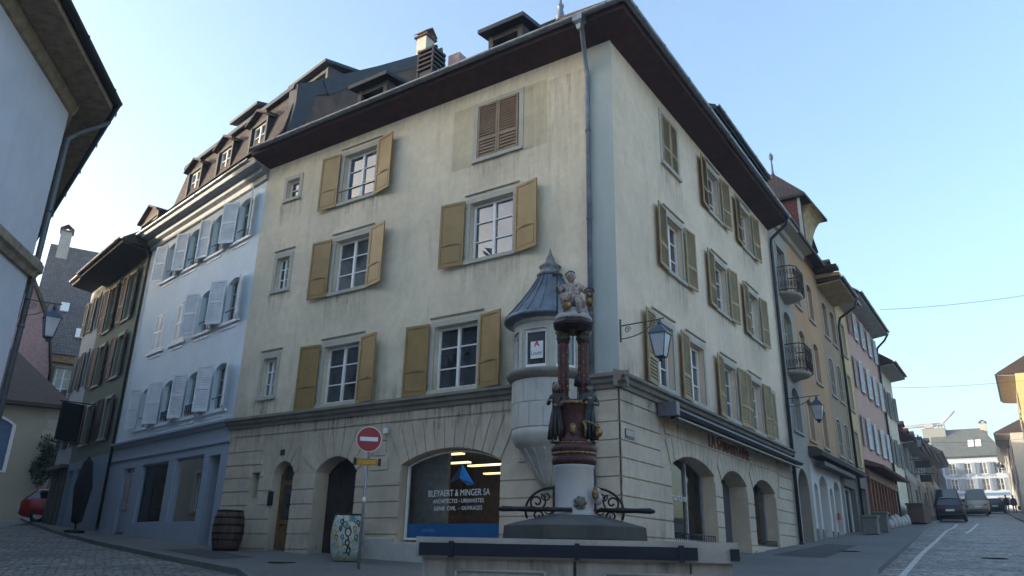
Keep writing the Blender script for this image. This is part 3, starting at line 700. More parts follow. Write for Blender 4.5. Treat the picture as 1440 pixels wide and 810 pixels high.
b.poly([L.P(5.5, E_ - 4, 13.6), L.P(UL, E_ - 4, 13.6), L.P(UL, -8, 13.6), L.P(5.5, -8, 13.6)])
roof = part('roof', b, tile_br, house)
b = MB(); b.tube([A, Bp], .09, 8); b.tube([Bp, l2], .09, 8); b.tube([Bp, r1], .09, 8); part('ridge_tiles', b, tile_br, roof)
b = MB(); b.lathe(Bp + Vector((0, 0, -.1)), [(.16, 0), (.12, .3), (.07, .5), (.11, .56), (.11, .62), (.05, .7), (.04, .95), (.09, 1.02), (.10, 1.1), (.03, 1.2), (.015, 2.0), (.001, 2.05)], 12)
b.tube([Bp + Vector((-.28, 0, 1.5)), Bp + Vector((.2, 0, 1.5))], .015, 5); part('finial', b, zincb, house)
# dormers over the left eave
dgrey = simple('dormer_grey_boards', (.065, .06, .058), .7, 0, .25, 3)
def shed_dormer(F, u0, u1, of, z0, z1, zback, parent, glassy=True):
    b = MB(); b.fbox(F, u0, u0 + .14, -2.5, of, z0, z1); b.fbox(F, u1 - .14, u1, -2.5, of, z0, z1); b.fbox(F, u0 + .14, u1 - .14, -2.5, of - .02, z1 - .16, z1)
    b.fbox(F, u0 + .14, u1 - .14, -2.5, of - .02, z0, z0 + .1); b.fbox(F, u0 + .14, u1 - .14, -2.5, of - .35, z0 + .1, z1 - .16)
    d = part('dormer', b, dgrey, parent)
    r = MB(); uc = (u0 + u1) / 2
    r.hexa([F.P(u0 - .18, of + .25, z1 + .0), F.P(u1 + .18, of + .25, z1 + .0), F.P(u1 + .18, -2.6, zback), F.P(u0 - .18, -2.6, zback),
            F.P(u0 - .18, of + .25, z1 + .12), F.P(u1 + .18, of + .25, z1 + .12), F.P(u1 + .18, -2.6, zback + .12), F.P(u0 - .18, -2.6, zback + .12)])
    part('dormer_roof', r, darkm, d)
    w = MB(); n = 6
    for k in range(n): uu = u0 + .16 + (u1 - u0 - .32) * k / n; w.fbox(F, uu, uu + .05, of - .3, of - .26, z0 + .1, z1 - .16)
    part('slats', w, dgrey, d)
    return d
shed_dormer(L, 6.95, 8.1, .22, 11.9, 12.86, 13.35, house)
shed_dormer(L, 2.35, 3.4, .20, 11.9, 12.88, 13.4, house)
# louvred vent stack
b = MB(); b.fbox(L, 5.12, 5.62, -.4, .4, 11.8, 12.45)
for k in range(5): b.fbox(L, 5.08, 5.66, -.1, .44, 12.50 + k * .15, 12.56 + k * .15)
for u in (5.1, 5.6):
    for o_ in (-.1, .38): b.fbox(L, u, u + .05, o_, o_ + .05, 12.2, 13.2)
b.fbox(L, 5.22, 5.52, 0, .28, 12.2, 13.15)
for u in (5.3, 5.5): b.tube([L.P(u, .1, 13.2), L.P(u, .1, 13.4)], .03, 8); b.tube([L.P(u, .1, 13.4), L.P(u, .1, 13.43)], .06, 8)
part('vent_stack', b, simple('vent_brown_metal', (.06, .045, .04), .6), house)
# party wall with metal capping
Pw = Frame(L.P(UL - .02, 0, 0).x, Y0, 90, -1)
pwall = stucco('weathered_party_wall', (.19, .13, .10), (.07, .055, .05), 2.2, .8, 25, 2.2)
prof_pw = [(.1, 11.2), (.7, 14.4), (1.5, 15.3), (2.9, 16.4), (8.0, 20.9), (8.1, 11.0)]
b = MB(); b.fprism(Pw, prof_pw, -.3, 0); part('party_wall', b, pwall, house)
b = MB(); b.fprism(Pw, [(.0, 11.6), (.45, 13.07), (.62, 14.3), (.60, 15.04), (1.67, 15.86), (1.93, 15.4), (1.44, 15.09), (.98, 13.3), (.5, 11.6)], -.34, .06); b.fprism(Pw, [(1.60, 15.83), (2.9, 16.86), (5.4, 19.02), (7.95, 21.26), (8.1, 20.78), (4.4, 17.60), (2.84, 16.18), (1.95, 15.38)], -.36, .08)
part('wall_capping', b, darkm, house)
b = MB(); b.fprism(Pw, [(1.0, 12.0), (1.35, 13.5), (1.7, 13.9), (2.0, 14.0), (2.3, 14.55), (2.9, 14.7), (3.3, 15.3), (3.9, 15.4), (4.2, 15.1), (4.3, 13.0)], -.1, .012); part('plaster_patch', b, stone, house)
# chimneys
def chimney(F, u, o, z0, z1, w, parent, mat, capm=None, name='chimney'):
    b = MB(); b.fbox(F, u - w / 2, u + w / 2, o - w / 2, o + w / 2, z0, z1 - .5); c = part(name, b, mat, parent)
    t = MB(); q = w / 2 + .1; t.fbox(F, u - q, u + q, o - q, o + q, z1 - .5, z1 - .42)
    for s in (-1, 1):
        t.hexa([F.P(u, o - q, z1), F.P(u + s * q, o - q, z1 - .34), F.P(u + s * q, o + q, z1 - .34), F.P(u, o + q, z1),
                F.P(u, o - q, z1 + .05), F.P(u + s * q, o - q, z1 - .29), F.P(u + s * q, o + q, z1 - .29), F.P(u, o + q, z1 + .05)])
        t.fbox(F, u + s * w * .4 - .04, u + s * w * .4 + .04, o - w / 2, o + w / 2, z1 - .42, z1 - .25)
    part('chimney_cap', t, capm or tile_red, c); return c
chimney(Pw, 7.9, -.9, 17, 22.5, .55, house, stone, tile_br)
part('chimney', MB().fbox(Pw, 7.9, 8.5, .5, 1.1, 17, 20.6), simple('pinkish_stack', (.34, .24, .24), .8), house)
chimney(Rf, 4.3, -2.6, 14, 16.6, .55, house, stone); chimney(Rf, 7.4, -2.6, 14, 16.9, .5, house, stone)
# raised dormer over the street eave
b = MB(); b.fbox(Rf, 6.6, 11.6, -2.6, .05, 12.0, 12.95); dm = part('dormer', b, dgrey, house)
b = MB(); b.hexa([Rf.P(6.3, .45, 12.95), Rf.P(11.9, .45, 12.95), Rf.P(11.9, -3, 14.6), Rf.P(6.3, -3, 14.6), Rf.P(6.3, .45, 13.12), Rf.P(11.9, .45, 13.12), Rf.P(11.9, -3, 14.8), Rf.P(6.3, -3, 14.8)]); part('dormer_roof', b, darkm, dm)
gutter(Rf, 6.3, 11.9, .5, 13.1, .07, dm)
# downpipes
dp = [L.P(.36, OV + .05, 11.78), L.P(.36, OV - .02, 11.5), L.P(.56, .16, 10.95), L.P(.56, .1, 10.7), L.P(.56, .1, -.1)]
downpipe(dp, .055, house)
b = MB(); b.lathe(L.P(.36, OV + .10, 11.42), [(.06, 0), (.09, .12), (.17, .2), (.17, .36), (.14, .37)], 4, sm=False, rot=45); part('hopper', b, zinc, house)
downpipe([Rf.P(UR - .05, OV + .05, 11.78), Rf.P(UR - .05, OV, 11.55), Rf.P(UR - .03, .12, 11.1), Rf.P(UR - .03, .10, 10.9), Rf.P(UR - .03, .10, .4)], .06, house, simple('dark_downpipe', (.035, .035, .04), .4, .3))
# oriel turret
OC = L.P(1.54, .12, 0); RO = .79
ori = MB(); ori.lathe(OC, [(.02, 1.12), (.07, 1.2), (.10, 1.26), (.24, 1.5), (.40, 1.76), (.54, 1.98), (.60, 2.04), (.62, 2.08), (.70, 2.12), (.77, 2.28), (.78, 2.42)], 32)
for k in range(9):
    a = R_(-180 + 22.5 * k); ori.tube([OC + Vector((math.cos(a) * r_, math.sin(a) * r_, z)) for r_, z in ((.10, 1.27), (.25, 1.5), (.41, 1.76), (.55, 1.97), (.61, 2.04))], .022, 6)
turret = part('oriel_turret', ori, oriels, house, 'round stone oriel with conical grey roof')
b = MB(); b.lathe(OC, [(.775, 2.42), (.775, 3.42)], 48); 
part('drum', b, None or oriels, turret)
b = MB()
for r_, (za, zb) in enumerate(((2.44, 2.92), (2.94, 3.40))):
    for k in range(10):
        a0 = -200 + 22 * k + (11 if r_ else 0)
        pr = []
        for t in range(5): pr.append((a0 + .5 + 21 * t / 4))
        for t in range(4):
            A0, A1 = R_(pr[t]), R_(pr[t + 1]); q = []
            for z in (za, zb):
                for (rr, aa) in ((.77, A0), (.77, A1), (.787, A1), (.787, A0)): q.append(OC + Vector((math.cos(aa) * rr, math.sin(aa) * rr, z)))
            b.hexa(q)
part('drum_block', b, whitestone, turret)
b = MB(); b.lathe(OC, [(.78, 3.40), (.84, 3.44), (.90, 3.50), (.92, 3.55), (.88, 3.60), (.70, 3.64)], 40); part('ledge', b, cornm, turret)
# window drum as piers between windows
b = MB(); angs = [-187, -135, -83, -31, 21]
def sector(b, c, r0, r1, a0, a1, z0, z1, n=4):
    for t in range(n):
        A0, A1 = R_(a0 + (a1 - a0) * t / n), R_(a0 + (a1 - a0) * (t + 1) / n); q = []
        for z in (z0, z1):
            for rr, aa in ((r0, A0), (r0, A1), (r1, A1), (r1, A0)): q.append(c + Vector((math.cos(aa) * rr, math.sin(aa) * rr, z)))
        b.hexa(q)
sector(b, OC, .5, RO - .03, -230, 50, 4.44, 4.66, 24)
for a in [-161 - 26, -109, -57, -5, -161]: sector(b, OC, .5, RO - .03, a - 7.5, a + 7.5, 3.62, 4.44, 3); sector(b, OC, .6, RO, a - 3, a + 3, 3.62, 4.44, 2)
sector(b, OC, .5, RO, -230, 50, 4.60, 4.70, 24)
part('window_pier', b, oriels, turret)
for a in (-135, -83, -31):
    A = R_(a); nx, ny = math.cos(A), math.sin(A); c = OC + Vector((nx * .66, ny * .66, 0)); Fw = Frame(c.x, c.y, a + 90, -1)
    w = casement(Fw, -.27, .27, 3.64, 4.44, -.03, turret, cols=1, rows=1, th=.06, gmat=glass)
    if a == -83:
        b = MB(); b.fbox(Fw, -.13, .15, .002, .012, 3.82, 4.18); pb = part('notice', b, simple('white_notice', (.72, .74, .76), .5, 0, .02), w)
        text_part('lettering', 'A', .17, Fw, .01, .013, 4.04, simple('red_lettering', (.5, .03, .03), .5), w, ext=.001, bold=.006)
        text_part('lettering', 'Louer', .125, Fw, .01, .013, 3.87, simple('navy_lettering', (.03, .03, .12), .5), w, ext=.001, xs=.85)
b = MB(); b.lathe(OC, [(.70, 4.66), (.97, 4.70), (.99, 4.74), (.96, 4.80), (.80, 4.98), (.60, 5.24), (.42, 5.50), (.28, 5.74), (.24, 5.82)], 36)
for k in range(14):
    a = R_(-190 + 17 * k); b.tube([OC + Vector((math.cos(a) * r_, math.sin(a) * r_, z)) for r_, z in ((.97, 4.80), (.81, 4.99), (.61, 5.25), (.43, 5.51), (.29, 5.75))], .012, 5)
part('turret_roof', b, zincb, turret)
b = MB(); b.lathe(OC, [(.26, 5.80), (.30, 5.84), (.22, 5.90), (.20, 6.0), (.25, 6.04), (.14, 6.12), (.08, 6.2), (.10, 6.24), (.05, 6.32), (.02, 6.46), (.001, 6.5)], 16); part('finial', b, simple('weathered_lead', (.20, .22, .23), .6, .2, .3, 12), turret)

# ================================================================== GENERIC ROW HOUSE
def row_house(name, label, F, u0, u1, zb, ze, depth, wallm, cols, rows, parent_group=None, shut=None, louvre=True, zr=None, roofm=None, ov=.5, hips=(0, 0),
              gf=None, gfm=None, gfz=None, surr=None, ww=.95, rise=0, gut=True, soff=None, shut_side='lr', sdeg=6, gm=None, frame=None, skip=(), gable=True, ngfops=(), cat='house', simplewin=False):
    p = F.P((u0 + u1) / 2, 0, 0); t = thing(name, label, cat, (p.x, p.y, zb), parent_group)
    ops = []
    for ri, (z0, z1) in enumerate(rows):
        for ci, uc in enumerate(cols):
            if (ri, ci) in skip: continue
            ops.append((uc - ww / 2, uc + ww / 2, z0, z1, rise, .2))
    gfz = gfz if gfz is not None else zb - .8
    if gfm is not None:
        b = MB(); facade(b, F, u0, u1, zb - 1, gfz, list(ngfops), o=.0); part('ground_floor_wall', b, gfm, t)
        house_shell(F, u0, u1, gfz, ze, depth, ops, t, wallm, gable=(zr - .15 if zr and gable and not hips[0] else None))
        b = MB(); 
        for u in (u0, u1): b.poly([F.P(u, 0, zb - 1), F.P(u, -depth, zb - 1), F.P(u, -depth, gfz), F.P(u, 0, gfz)])
        part('side_wall', b, gfm, t)
    else: house_shell(F, u0, u1, zb - 1, ze, depth, ops + list(ngfops), t, wallm, gable=(zr - .15 if zr and gable and not hips[0] else None))
    for (a, c, z0, z1, r, d) in ops:
        w = casement(F, a + .02, c - .02, z0 + .02, z1 - .02, -.19, t, rise=rise, mat=frame, gmat=gm, rows=2 if simplewin else 3)
        if surr is not None: surround(F, a, c, z0, z1, w, surr, w=.12, hood=False, rise=rise)
        if shut is not None:
            sw_ = ww / 2 + .06
            if 'l' in shut_side: shutter(F, a - .06, False, z0 - .03, z1 + .02, sw_, sdeg + random.random() * 5, w, shut, louvre)
            if 'r' in shut_side: shutter(F, c + .06, True, z0 - .03, z1 + .02, sw_, sdeg + random.random() * 5, w, shut, louvre)
    if zr: gable_roof(F, u0 - .02, u1 + .02, ov, depth, ze + .12, zr, t, roofm or tile_br, hips)
    if soff is not None:
        b = MB(); b.hexa([F.P(u0, 0, ze - .22), F.P(u1, 0, ze - .22), F.P(u1, ov, ze - .10), F.P(u0, ov, ze - .10), F.P(u0, 0, ze - .15 + .0), F.P(u1, 0, ze - .15), F.P(u1, ov, ze - .07), F.P(u0, ov, ze - .07)]); part('soffit', b, soff, t)
    if gut: gutter(F, u0, u1, ov + .08, ze + .10, .075, t)
    return t
# ------------------------------------------------------------------ BLUE HOUSE
Bf = Frame(-18.6, Y0 + .0, 169.5, 1)
skyb = stucco('pale_blue_render', (.74, .82, .87), (.42, .50, .62), .5, .3, 90, .5)
shopb = stucco('grey_blue_shopfront', (.34, .39, .46), (.2, .23, .27), .5, .3, 60, .8)
paleb = simple('pale_blue_shutter', (.78, .81, .84), .5, 0, .08, 3); pfw = simple('pale_window_frame', (.42, .50, .50), .5)
bcols = (1.22, 3.1, 4.98, 6.82)
bo = [(.45, 1.16, .1, 2.58, 0, .6), (1.5, 3.5, .72, 2.66, 0, .16), (4.0, 6.1, .75, 2.64, 0, .16), (6.75, 7.7, .45, 2.6, 0, .15)]
blue = row_house('blue_house', 'pale sky blue rendered house with light louvred shutters between the beige and green houses', Bf, 0, 9.05, .3, 11.5, 8, skyb, bcols, [(3.95, 5.35), (6.7, 8.12), (9.45, 10.88)],
                 shut=None, gfm=shopb, gfz=3.45, ww=.84, rise=.13, gut=True, ov=.62, frame=pfw, ngfops=bo, zr=None)
for w in [c for c in blue.children if c.name.startswith('window')]: pass
wl = [c for c in blue.children if c.name.startswith('window')]; i = 0
for ri, (z0, z1) in enumerate([(3.95, 5.35), (6.7, 8.12), (9.45, 10.88)]):
    for ci, uc in enumerate(bcols):
        w = wl[i]; i += 1
        if ri == 1 and ci >= 2:
            for s in (0, 1): shutter(Bf, uc - .42 + .84 * s, s == 0, z0, z1 - .05, .41, 1, w, paleb, True, o=-.02, rail=.5, label='closed pale louvred shutter')
        else:
            shutter(Bf, uc - .46, False, z0 - .02, z1, .56, 18 + random.random() * 8, w, paleb, True, rail=.5)
            shutter(Bf, uc + .46, True, z0 - .02, z1, .56, 12 + random.random() * 20, w, paleb, True, rail=.5)
            railing(Bf, uc - .42, uc + .42, z0 + .1, z0 + .36, -.03, w, bars=6 if ri == 0 and ci in (1, 2) else None, curl=True)
        b = MB(); b.fbox(Bf, uc - .7, uc + .7, 0, .07, z0 - .12, z0 - .04); b.fbox(Bf, uc - .5, uc + .5, 0, .025, z0 - .26, z0 - .21); part('sill', b, paleb, w)
b = MB(); b.oprism(Bf, [(0, 3.36), (.05, 3.36), (.10, 3.45), (.16, 3.48), (.16, 3.54), (0, 3.58)], -.02, 9.1); b.oprism(Bf, [(0, 2.90), (.05, 2.90), (.05, 2.98), (0, 3.0)], -.02, 9.1); part('cornice', b, shopb, blue)
b = MB(); b.oprism(Bf, [(0, 11.1), (.08, 11.14), (.10, 11.3), (.25, 11.36), (.27, 11.5), (.5, 11.56), (.58, 11.75), (0, 11.8)], -.05, 9.1); part('eave_cornice', b, simple('pale_grey_wood', (.30, .32, .34), .6), blue)
def bprism_clip(b, oz, u1):
    n = len(oz); a = [Bf.P((.06 - .182 * o) / .983, o, z) for o, z in oz]; c = [Bf.P(u1, o, z) for o, z in oz]
    b.faces(a + c, [tuple(range(n)), tuple(range(2 * n - 1, n - 1, -1))] + [(i, (i + 1) % n, n + (i + 1) % n, n + i) for i in range(n)])
b = MB()    # mansard
ms = [(.66, 11.85), (.15, 12.2), (-.35, 13.2), (-.72, 14.95), (-.95, 15.15), (-7.8, 20.9), (-7.8, 19.5), (-1.2, 14.0), (0, 11.9)]
bprism_clip(b, ms, 8.7); br_ = part('mansard_roof', b, tile_dk, blue)
b = MB(); bprism_clip(b, [(-.72, 14.97), (-.52, 14.9), (-.55, 15.1), (-.95, 15.35), (-7.8, 21.1), (-7.8, 20.8), (-.95, 15.17)], 8.85); part('upper_roof', b, darkm, blue)
for k in (1.88, 4.4, 6.95): dormer(Bf, k, 1.22, -.3, -1.6, 12.8, 14.2, blue, simple('dark_dormer_wood', (.028, .022, .022), .7), tile_dk, pitch=.3, ov=.16)
shed_dormer(Frame(Bf.P(0, -2.2, 0).x, Bf.P(0, -2.2, 0).y, 169.5, 1), 1.0, 3.3, 0, 15.9, 17.1, 17.6, blue)
shed_dormer(Frame(Bf.P(0, -1.3, 0).x, Bf.P(0, -1.3, 0).y, 169.5, 1), 4.2, 6.1, 0, 15.3, 16.25, 16.9, blue)
# blue shopfront
for (a, c, z0, z1, r, d) in bo[1:3]:
    s = shopframe(Bf, a, c, z0, z1, 0, -.14, blue, shopb, .06)
    rmm = room(Bf, a - .2, c + .2, z0 - .1, z1 + .1, -.2, -1.6, s, simple('book_shop_backdrop', (.03, .026, .024), .8))
random.seed(3)
for (a, c, z0, z1) in ((1.5, 3.5, .72, 2.66), (4.0, 6.1, .75, 2.64)):
    for sh_ in (z0 + .05, z0 + .62, z0 + 1.15):
        b = MB(); u = a + .25
        b.fbox(Bf, a + .15, c - .15, -.9, -.5, sh_ - .04, sh_ - .01)
        part('shelf', b, simple('display_shelf', (.10, .07, .05), .6), blue)
        while u < c - .4:
            w_ = random.uniform(.08, .3); h_ = random.uniform(.15, .42)
            if random.random() < .6:
                b2 = MB(); b2.fbox(Bf, u, u + w_, -.75, -.6, sh_, sh_ + h_); part('display_item', b2, simple('display_item_%d' % random.randrange(5), random.choice([(.35, .32, .25), (.25, .12, .08), (.4, .42, .4), (.12, .2, .25), (.3, .22, .1)]), .6), blue)
            u += w_ + random.uniform(.05, .3)
door(Bf, 6.75, 7.7, .5, 2.6, 0, -.12, blue, shopb, glazed=True)
b = MB(); b.fbox(Bf, 6.9, 7.05, -.1, -.06, 1.25, 2.45); b.fbox(Bf, 7.18, 7.28, -.1, -.06, 1.25, 2.45); b.fbox(Bf, 7.4, 7.55, -.1, -.06, 1.25, 2.45); part('door_curtain', b, simple('pinkish_curtain', (.38, .33, .34), .8), blue)
door(Bf, .45, 1.16, .1, 2.58, 0, -.58, blue, simple('blue_side_door', (.16, .24, .33), .5), planks=3)
downpipe([Bf.P(9.0, .65, 11.55), Bf.P(9.0, .3, 11.2), Bf.P(8.98, .1, 10.8), Bf.P(8.98, .1, .6)], .05, blue, blackp)
# ------------------------------------------------------------------ GREEN and WHITE houses further up the lane
P_ = Bf.P(9.05, 0, 0); Gf = Frame(P_.x, P_.y, 166.5, 1)
green_m = stucco('grey_green_render', (.20, .225, .175), (.11, .125, .10), .8, .4, 50, .6)
gsh = simple('dark_maroon_shutter', (.06, .03, .035), .6); grgf = stucco('pale_blue_grey_ground_floor', (.24, .30, .37), (.17, .2, .25), .5, .3)
darkwood = simple('dark_eave_boards', (.05, .038, .032), .7, 0, .3, 4)
zgr = zg(P_.x - 3, P_.y + 1)
gops = [(2.7, 4.5, 1.2, 2.95, 0, .3), (5.0, 5.6, .5, 2.95, 0, .2)]
gh = row_house('green_house', 'grey green rendered house with dark shutters and deep brown eaves beyond the blue house', Gf, 0, 5.9, .45, 11.3, 8, green_m, (1.85, 4.35), [(3.95, 5.5), (6.35, 8.05), (8.7, 10.7)],
               shut=gsh, gfm=grgf, gfz=3.28, surr=stone, ww=.85, ov=1.15, soff=darkwood, zr=15.3, roofm=tile_br, ngfops=gops, gut=True)
casement(Gf, 2.72, 4.48, 1.22, 2.93, -.28, gh, rows=1, mat=grgf); door(Gf, 5.0, 5.6, .5, 2.95, 0, -.18, gh, simple('blue_side_door', (.16, .24, .33), .5), planks=3)
dormer(Gf, 3.2, 2.2, -.5, -4, 12.2, 13.8, gh, darkwood, tile_br, pitch=.25)
chimney(Gf, .9, -1.5, 12, 14.3, .6, gh, stone)
Wf = Frame(Gf.P(5.92, 0, 0).x, Gf.P(5.92, 0, 0).y, 166.5, 1)
wh_m = stucco('off_white_render', (.42, .44, .46), (.3, .31, .32), .5, .3)
dkgr = simple('dark_green_shutter', (.035, .05, .05), .6)
wh = row_house('white_house', 'narrow off white house with dark shutters, last before the lane bends', Wf, 0, 2.4, .6, 11.6, 8, wh_m, (.62, 1.78), [(4.0, 5.5), (6.6, 8.2), (9.2, 10.8)], shut=dkgr, gfm=simple('dark_timber_shopfront', (.045, .03, .03), .6), gfz=3.2, ww=.5, ov=.9, soff=darkwood, zr=15, roofm=tile_br)
b = MB()
for k in range(4): b.fbox(Wf, .2 + k * .6, .32 + k * .6, 0, .08, .4, 3.1)
b.fbox(Wf, 0, 2.4, 0, .3, 3.1, 3.25); part('shopfront_post', b, simple('greyed_timber', (.14, .12, .12), .7), wh)
# hanging dark banner, folded parasol
c = Gf.P(3.95, .75, 0); bt = thing('banner_sign', 'dark rectangular banner sign projecting from the green house', 'sign', (c.x, c.y, 3.9))
Gb = Frame(c.x, c.y, 166.5 + 90 + 20, 1)
b = MB(); b.fbox(Gb, -.45, .45, -.06, .06, 3.95, 5.45); part('banner', b, blackp, bt, bevel=.01)
b = MB(); b.tube([Gf.P(3.95, .0, 3.86), Gf.P(3.95, .0, 5.55)], .02, 6); b.tube([Gf.P(3.95, .0, 5.5), Gf.P(3.95, 1.25, 5.5)], .025, 6); b.tube([Gf.P(3.95, .0, 3.9), Gf.P(3.95, 1.25, 3.9)], .02, 6); part('bracket', b, iron, bt)
c = Gf.P(-.15, .8, 0); zz = zg(c.x, c.y) + .1; pt_ = thing('folded_parasol', 'folded black parasol standing on the pavement between the blue and green houses', 'parasol', (c.x, c.y, zz))
b = MB(); b.lathe((c.x, c.y, zz), [(.06, .30), (.13, .36), (.17, .9), (.22, 1.3), (.24, 1.7), (.16, 2.3), (.03, 2.55), (.001, 2.57)], 12)
for k in range(8):
    a = k * math.pi / 4; b.tube([(c.x + .12 * math.cos(a), c.y + .12 * math.sin(a), zz + .35), (c.x + .24 * math.cos(a + .2), c.y + .24 * math.sin(a + .2), zz + 1.5), (c.x + .1 * math.cos(a + .3), c.y + .1 * math.sin(a + .3), zz + 2.4)], .05, 5)
part('canopy', b, simple('black_canvas', (.012, .012, .016), .9), pt_)
b = MB(); b.tube([(c.x, c.y, zz), (c.x, c.y, zz + 1.0)], .03, 8); part('pole', b, iron, pt_)
b = MB(); b.lathe((c.x, c.y, zz), [(.32, 0), (.32, .08), (.1, .12)], 12); part('base', b, blackp, pt_)

# ------------------------------------------------------------------ end of the lane
Ef = Frame(-42.6, 20.2, -115, 1); zE = zg(-43, 20)
crm = stucco('cream_render', (.42, .40, .32), (.27, .25, .2), .6, .4)
eb = thing('cream_house', 'low cream house with blue shuttered window at the end of the lane', 'house', (-43, 20, zE))
eops = [(2.0, 4.3, 3.6, 6.3, .4, .2), (2.6, 4.3, .7 + .6, 3.1, 0, .2)]
house_shell(Ef, 0, 10, zE - 1, 7.0, 7, eops, eb, crm)
for (a, c_, z0, z1, r, d) in eops:
    w = MB(); w.fbox(Ef, a, c_, -.16, -.1, z0, z1); ww_ = part('window', w, simple('blue_shutter', (.10, .17, .32), .5), eb)
    surround(Ef, a, c_, z0, z1, ww_, whitep, w=.16, hood=False, rise=r)
    for s in (0, 1): shutter(Ef, a + .02 if s == 0 else c_ - .02, s == 0, z0 + .02, z1 - (r or .02), (c_ - a) / 2 - .03, 0, ww_, simple('blue_shutter', (.10, .17, .32), .5), True, o=-.08)
gable_roof(Ef, -.6, 10, .6, 7, 7.1, 10.6, eb, tile_br, hips=(3.5, 0))
b = MB()
for k in range(11): b.fbox(Ef, .0, .5 + .15 * (k % 2), 0, .03, zE + .2 + k * .55, zE + .68 + k * .55)
part('quoin', b, stone, eb)
Hf = Frame(-51.1, 22.96, -115, 1); zH = zg(-48, 27)
pkm = stucco('dusty_pink_render', (.40, .34, .35), (.26, .22, .22), .5, .4)
hops = []
ph = row_house('tall_roof_house', 'pinkish house under a very tall steep tiled roof at the end of the lane', Hf, -9, 1.7, zH, 11.6, 9, pkm, (-.85, -3.2, -5.6), [(3.9, 5.6), (6.3, 8.1), (8.9, 10.9)], shut=simple('brown_green_shutter', (.09, .075, .05), .6), ww=.95, ov=.4, zr=20.6, roofm=tile_gr, gable=True, surr=stone)
b = MB(); b.fbox(Hf, -9, 1.7, 0, .42, 11.15, 11.6); part('eave_board', b, oak, ph)
for (u, z) in ((-.3, 14.9), (-2.0, 16.6), (-1.5, 13.0)):
    t = (z - 11.7) / 8.9; o_ = .4 - 4.9 * t; b = MB(); b.hexa([Hf.P(u, o_ + .1, z), Hf.P(u + .5, o_ + .1, z), Hf.P(u + .5, o_ - .3, z + .7), Hf.P(u, o_ - .3, z + .7), Hf.P(u, o_ + .2, z + .05), Hf.P(u + .5, o_ + .2, z + .05), Hf.P(u + .5, o_ - .2, z + .75), Hf.P(u, o_ - .2, z + .75)]); part('skylight', b, whitep, ph)
chimney(Hf, .9, -4.2, 18, 22.0, .7, ph, stone)
Kf = Frame(-48.3, 21.7, -115, 1); kp = Kf.P(2, 0, 0)
kg = thing('pink_gable_house', 'pink gabled house with tiled verge beside the tall roofed house', 'house', (kp.x, kp.y, zH))
b = MB(); b.fprism(Kf, [(0, zH - 1), (6, zH - 1), (6, 9.5), (3.2, 16.4), (2.4, 16.2), (.6, 12.8), (0, 10.0)], -3, 0); part('wall', b, simple('faded_pink_render', (.30, .19, .19), .9), kg)
b = MB()
for (p, q) in (((-.15, 9.8), (.5, 12.8)), ((.5, 12.8), (2.4, 16.3)), ((2.4, 16.3), (3.2, 16.5)), ((3.2, 16.5), (6.2, 9.3))):
    b.fprism(Kf, [(p[0], p[1]), (q[0], q[1]), (q[0], q[1] + .35), (p[0], p[1] + .35)], -3.1, .25)
part('roof', b, tile_br, kg)
# ivy on the cream house
iv = Ef.P(-.1, .35, 0)
def leaf_mass(name, label, cat, c, rx, ry, rz, n, size, mat, seed, parent=None, loc=None):
    rnd = random.Random(seed); b = MB()
    cl = [(rnd.uniform(-1, 1), rnd.uniform(-1, 1), rnd.uniform(-1, 1), rnd.uniform(.25, .6)) for _ in range(14)]
    for _ in range(n):
        a = rnd.choice(cl); d = Vector((rnd.gauss(0, 1), rnd.gauss(0, 1), rnd.gauss(0, 1))).normalized() * a[3] * rnd.random() ** .4
        p = Vector((c[0] + (a[0] * .7 + d.x) * rx, c[1] + (a[1] * .7 + d.y) * ry, c[2] + (a[2] * .7 + d.z) * rz))
        x = Vector((rnd.gauss(0, 1), rnd.gauss(0, 1), rnd.gauss(0, 1))).normalized(); y = x.cross(Vector((rnd.gauss(0, 1), rnd.gauss(0, 1), rnd.gauss(0, 1)))).normalized(); s = size * rnd.uniform(.6, 1.3)
        b.poly([p - x * s, p + y * s * .6, p + x * s, p - y * s * .6])
    return b
leafm = simple('ivy_leaves', (.03, .055, .025), .7, 0, .4, 2)
ivy = thing('ivy_bush', 'dark ivy bush climbing the corner of the cream house above the red car', 'plant', (iv.x, iv.y, zE))
part('foliage', leaf_mass('', '', '', (iv.x, iv.y, zE + 2.9), .7, .8, 1.15, 1900, .10, leafm, 5), leafm, ivy, merge=False)
b = MB(); b.tube([(iv.x, iv.y, zE), (iv.x + .1, iv.y, zE + 1.5), (iv.x - .2, iv.y + .3, zE + 3)], [.07, .05, .02], 6); part('stem', b, oak, ivy)
# ------------------------------------------------------------------ grey house on the left edge
K0 = (-13.93, 5.57); N1 = Frame(*K0, -44.5, 1); N2 = Frame(*K0, 163.3, -1)
grm = stucco('grey_lavender_render', (.60, .61, .66), (.38, .39, .43), .7, .5, 60, .7)
for i_, (u_, w_, c_, lb) in enumerate(((14.1, 9, (.4, .36, .3), 'tan house hidden along the lane beyond the grey house'), (23.2, 8, (.36, .37, .38), 'grey rear house hidden along the lane next to the tan one'))):
    row_house('lane_house', lb, N2, u_, u_ + w_, zg(*N2.P(u_, 0, 0).xy), 9.5, 7, stucco('lane_render_%d' % i_, c_, tuple(k * .6 for k in c_), .5, .3), (u_ + 2, u_ + 5, u_ + 7.4), [(1.6, 3.2), (5, 6.6)], ov=.4, soff=darkwood, zr=12.5, simplewin=True, surr=stone)
nh = thing('grey_house', 'grey rendered house at the left edge with deep dark eaves and stone band', 'house', (K0[0], K0[1], zg(*K0)))
